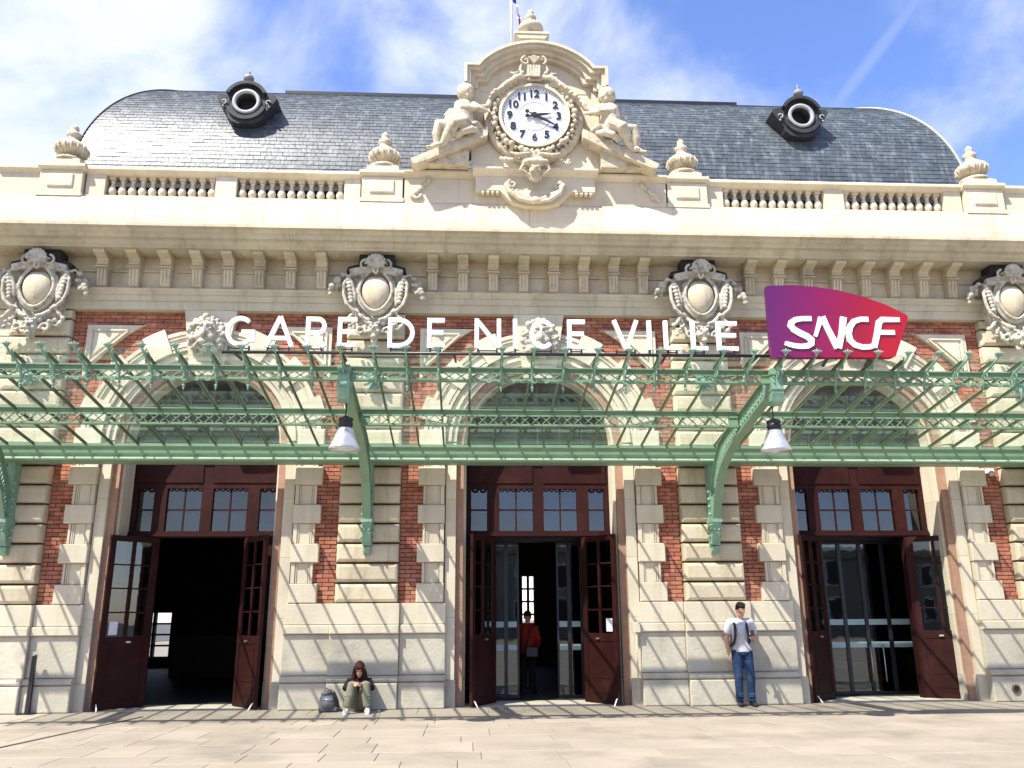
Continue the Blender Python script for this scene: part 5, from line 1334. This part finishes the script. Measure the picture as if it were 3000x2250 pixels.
b.ball((0, .025, .045), (.092, .105, .10), 16, 12); b.ball((0, .03, .105), (.06, .07, .05), 10, 8)
for s in (-1, 1): b.tube([(s * .065, -.03, .06), (s * .085, .0, -.05), (s * .10, -.02, -.16), (s * .11, -.05, -.26)], [.035, .045, .05, .03], 9)
b.tube([(-.05, -.08, .075), (.05, -.08, .08)], .028, 8); b.tube([(0, .08, .0), (0, .09, -.18)], [.07, .06], 8)
b.v = [tuple(Mh @ Vector(p)) for p in b.v]; garment('hair', b, HAIRR, P, .011, 1)
for s, fx in ((-1, -.17), (1, .17)): b = MB(); b.tube([(fx, -.32, .04), (fx + s * .008, -.42, .045), (fx + s * .015, -.50, .034)], [.045, .048, .034], 10); b.tube([(fx, -.31, .014), (fx + s * .015, -.51, .014)], [.038, .034], 8); garment('shoe', b, mat('white_canvas', (.80, .80, .80), rough=.7), P, .010, 1)

# backpack on the ground
bp = thing('backpack', 'grey and black backpack standing on the pavement beside the seated woman', 'backpack', (-3.74, -.36, 0), R(8))
b = MB(); b.tube([(0, .04, .10), (-.01, .03, .22), (-.03, .01, .32)], [.15, .135, .085], 14); b.ball((0, -.08, .13), (.13, .08, .11), 12, 8); b.box(-.15, .16, -.11, .13, .012, .08); b.ball((-.03, -.02, .30), (.09, .08, .05), 10, 8)
link('bag', blob(b, .013, 2, 'bag'), mat('grey_nylon', (.05, .055, .07), (.13, .14, .16), rough=.6, scale=7, bump=.3), bp)
t = MB(); t.tube([(.03, -.02, .35), (.10, -.04, .30), (.155, -.06, .19), (.18, -.07, .08)], [.02, .026, .026, .02], 7); t.tube([(-.06, 0, .345), (-.03, 0, .385), (.01, 0, .345)], .01, 6); link('strap', t.mesh('strap'), BLACK, bp)
t = MB(); t.tube([(-.10, -.12, .20), (.0, -.165, .21), (.10, -.12, .19)], .006, 5); link('zip', t.mesh('zip'), BRASS, bp)

# person in red inside the hall
P = thing('person', 'person in a red jacket and dark trousers standing inside the middle doorway', 'person', (-.09, 2.75, 0), R(160))
b = MB()
for s in (-1, 1): b.tube([(s * .08, 0, .88), (s * .09, -.01, .5), (s * .10, .02, .08)], [.10, .065, .04], 10); b.tube([(s * .10, .03, .04), (s * .11, -.14, .03)], [.04, .03], 8)
b.tube([(0, .01, .86), (0, 0, 1.1), (0, .0, 1.28), (0, .01, 1.36)], [.13, .125, .14, .10], 14); b.tube([(-.16, 0, 1.34), (.16, 0, 1.34)], .06, 8); b.tube([(0, .01, 1.36), (0, -.01, 1.47)], .052, 8)
Mh = head(b, Vector((0, -.02, 1.53)), 1., R(0), R(12))
for s in (-1, 1): b.tube([(s * .17, 0, 1.34), (s * .23, .02, 1.08), (s * .19, -.14, .93)], [.055, .042, .026], 9); hand_(b, (s * .19, -.14, .93), (-s * .3, -.8, -.1), (-s, 0, 0), .6, 1., s)
link('body', blob(b, .011, 2, 'body'), SKIN, P); eyes(Mh, P)
b = MB(); b.tube([(0, .01, .80), (0, 0, 1.1), (0, 0, 1.28), (0, .01, 1.40)], [.165, .155, .165, .09], 14); b.tube([(-.16, 0, 1.34), (.16, 0, 1.34)], .078, 8)
for s in (-1, 1): b.tube([(s * .17, 0, 1.34), (s * .235, .02, 1.08), (s * .20, -.11, .95)], [.078, .064, .05], 9)
garment('jacket', b, clothmat('red_jacket_cloth', (.34, .03, .018), (.22, .015, .012)), P)
b = MB(); b.tube([(0, .01, .83), (0, .01, .92)], .15, 12)
for s in (-1, 1): b.tube([(s * .08, 0, .88), (s * .09, -.01, .5), (s * .10, .02, .08)], [.115, .085, .068], 10)
garment('trousers', b, HAIRD, P)
b = MB(); b.ball((0, .02, .05), (.088, .10, .09), 14, 10); b.v = [tuple(Mh @ Vector(p)) for p in b.v]; garment('hair', b, HAIRD, P)
for s in (-1, 1): b = MB(); b.tube([(s * .10, .06, .035), (s * .115, -.16, .03)], [.045, .035], 8); garment('shoe', b, BLACK, P)
bg = thing('shoulder_bag', 'black bag carried at the hip of the person in red', 'bag', (-.02, 2.50, .72)); t = MB(); t.boss(-.14, .14, .06, -.06, 0, .22, .03); link('pouch', t.mesh('pouch'), BLACK, bg); t = MB(); t.tube([(-.12, 0, .2), (-.02, .03, .6), (.10, .2, .66)], .012, 6); link('strap', t.mesh('strap'), BLACK, bg)

# ------------------------------------------------------------------ houses across the square (they show only as reflections)
def house(x0, x1, y, h, colr, fl_, nw, label):
    H = thing('apartment_house', label, 'building', ((x0 + x1) / 2, y, 0)); w = x1 - x0
    wallm = mat('render_' + label.split()[0], colr, rough=.9, stain=tuple(c * .7 for c in colr), stain_amt=.4, scale=.6)
    t = MB(); t.box(-w / 2, w / 2, -12, 0, 0, h); t.box(-w / 2 - .3, w / 2 + .3, -.0, .5, h - .5, h); link('wall', t.mesh('wall'), wallm, H)
    t = MB(); t.prism_x([(0.6, h), (-12.6, h), (-8, h + .6), (-4, h + .6)], -w / 2 - .3, w / 2 + .3); link('roof', t.mesh('roof'), mat('roof_zinc', (.16, .17, .19), rough=.7), H)
    t = MB(); t.box(-.6, .6, .0, .06, 0, 1.9); wm = t.mesh('window'); t = MB(); t.box(-.5, .5, .06, .07, .1, 1.8); pm = t.mesh('pane')
    t = MB(); t.box(-1.15, -.62, .0, .08, 0, 1.9); t.box(.62, 1.15, 0, .08, 0, 1.9); shm_ = t.mesh('shutter')
    for i in range(fl_):
        for k in range(nw):
            p_ = (-w / 2 + (k + .5) * w / nw, 0, 1.0 + i * 2.75); a = link('window', wm, WHITE, H, p_); link('pane', pm, BLACK, a); link('shutter', shm_, mat('grey_shutter', (.22, .26, .26), rough=.7), a)
house(-34, -13, -48, 6.6, (.30, .27, .22), 2, 7, 'sand two storey apartment house across the square, left'); house(-11.5, 8, -50, 7.0, (.33, .31, .28), 2, 6, 'cream two storey apartment house across the square, middle'); house(9.5, 32, -47, 6.4, (.28, .26, .23), 2, 7, 'grey two storey apartment house across the square, right')
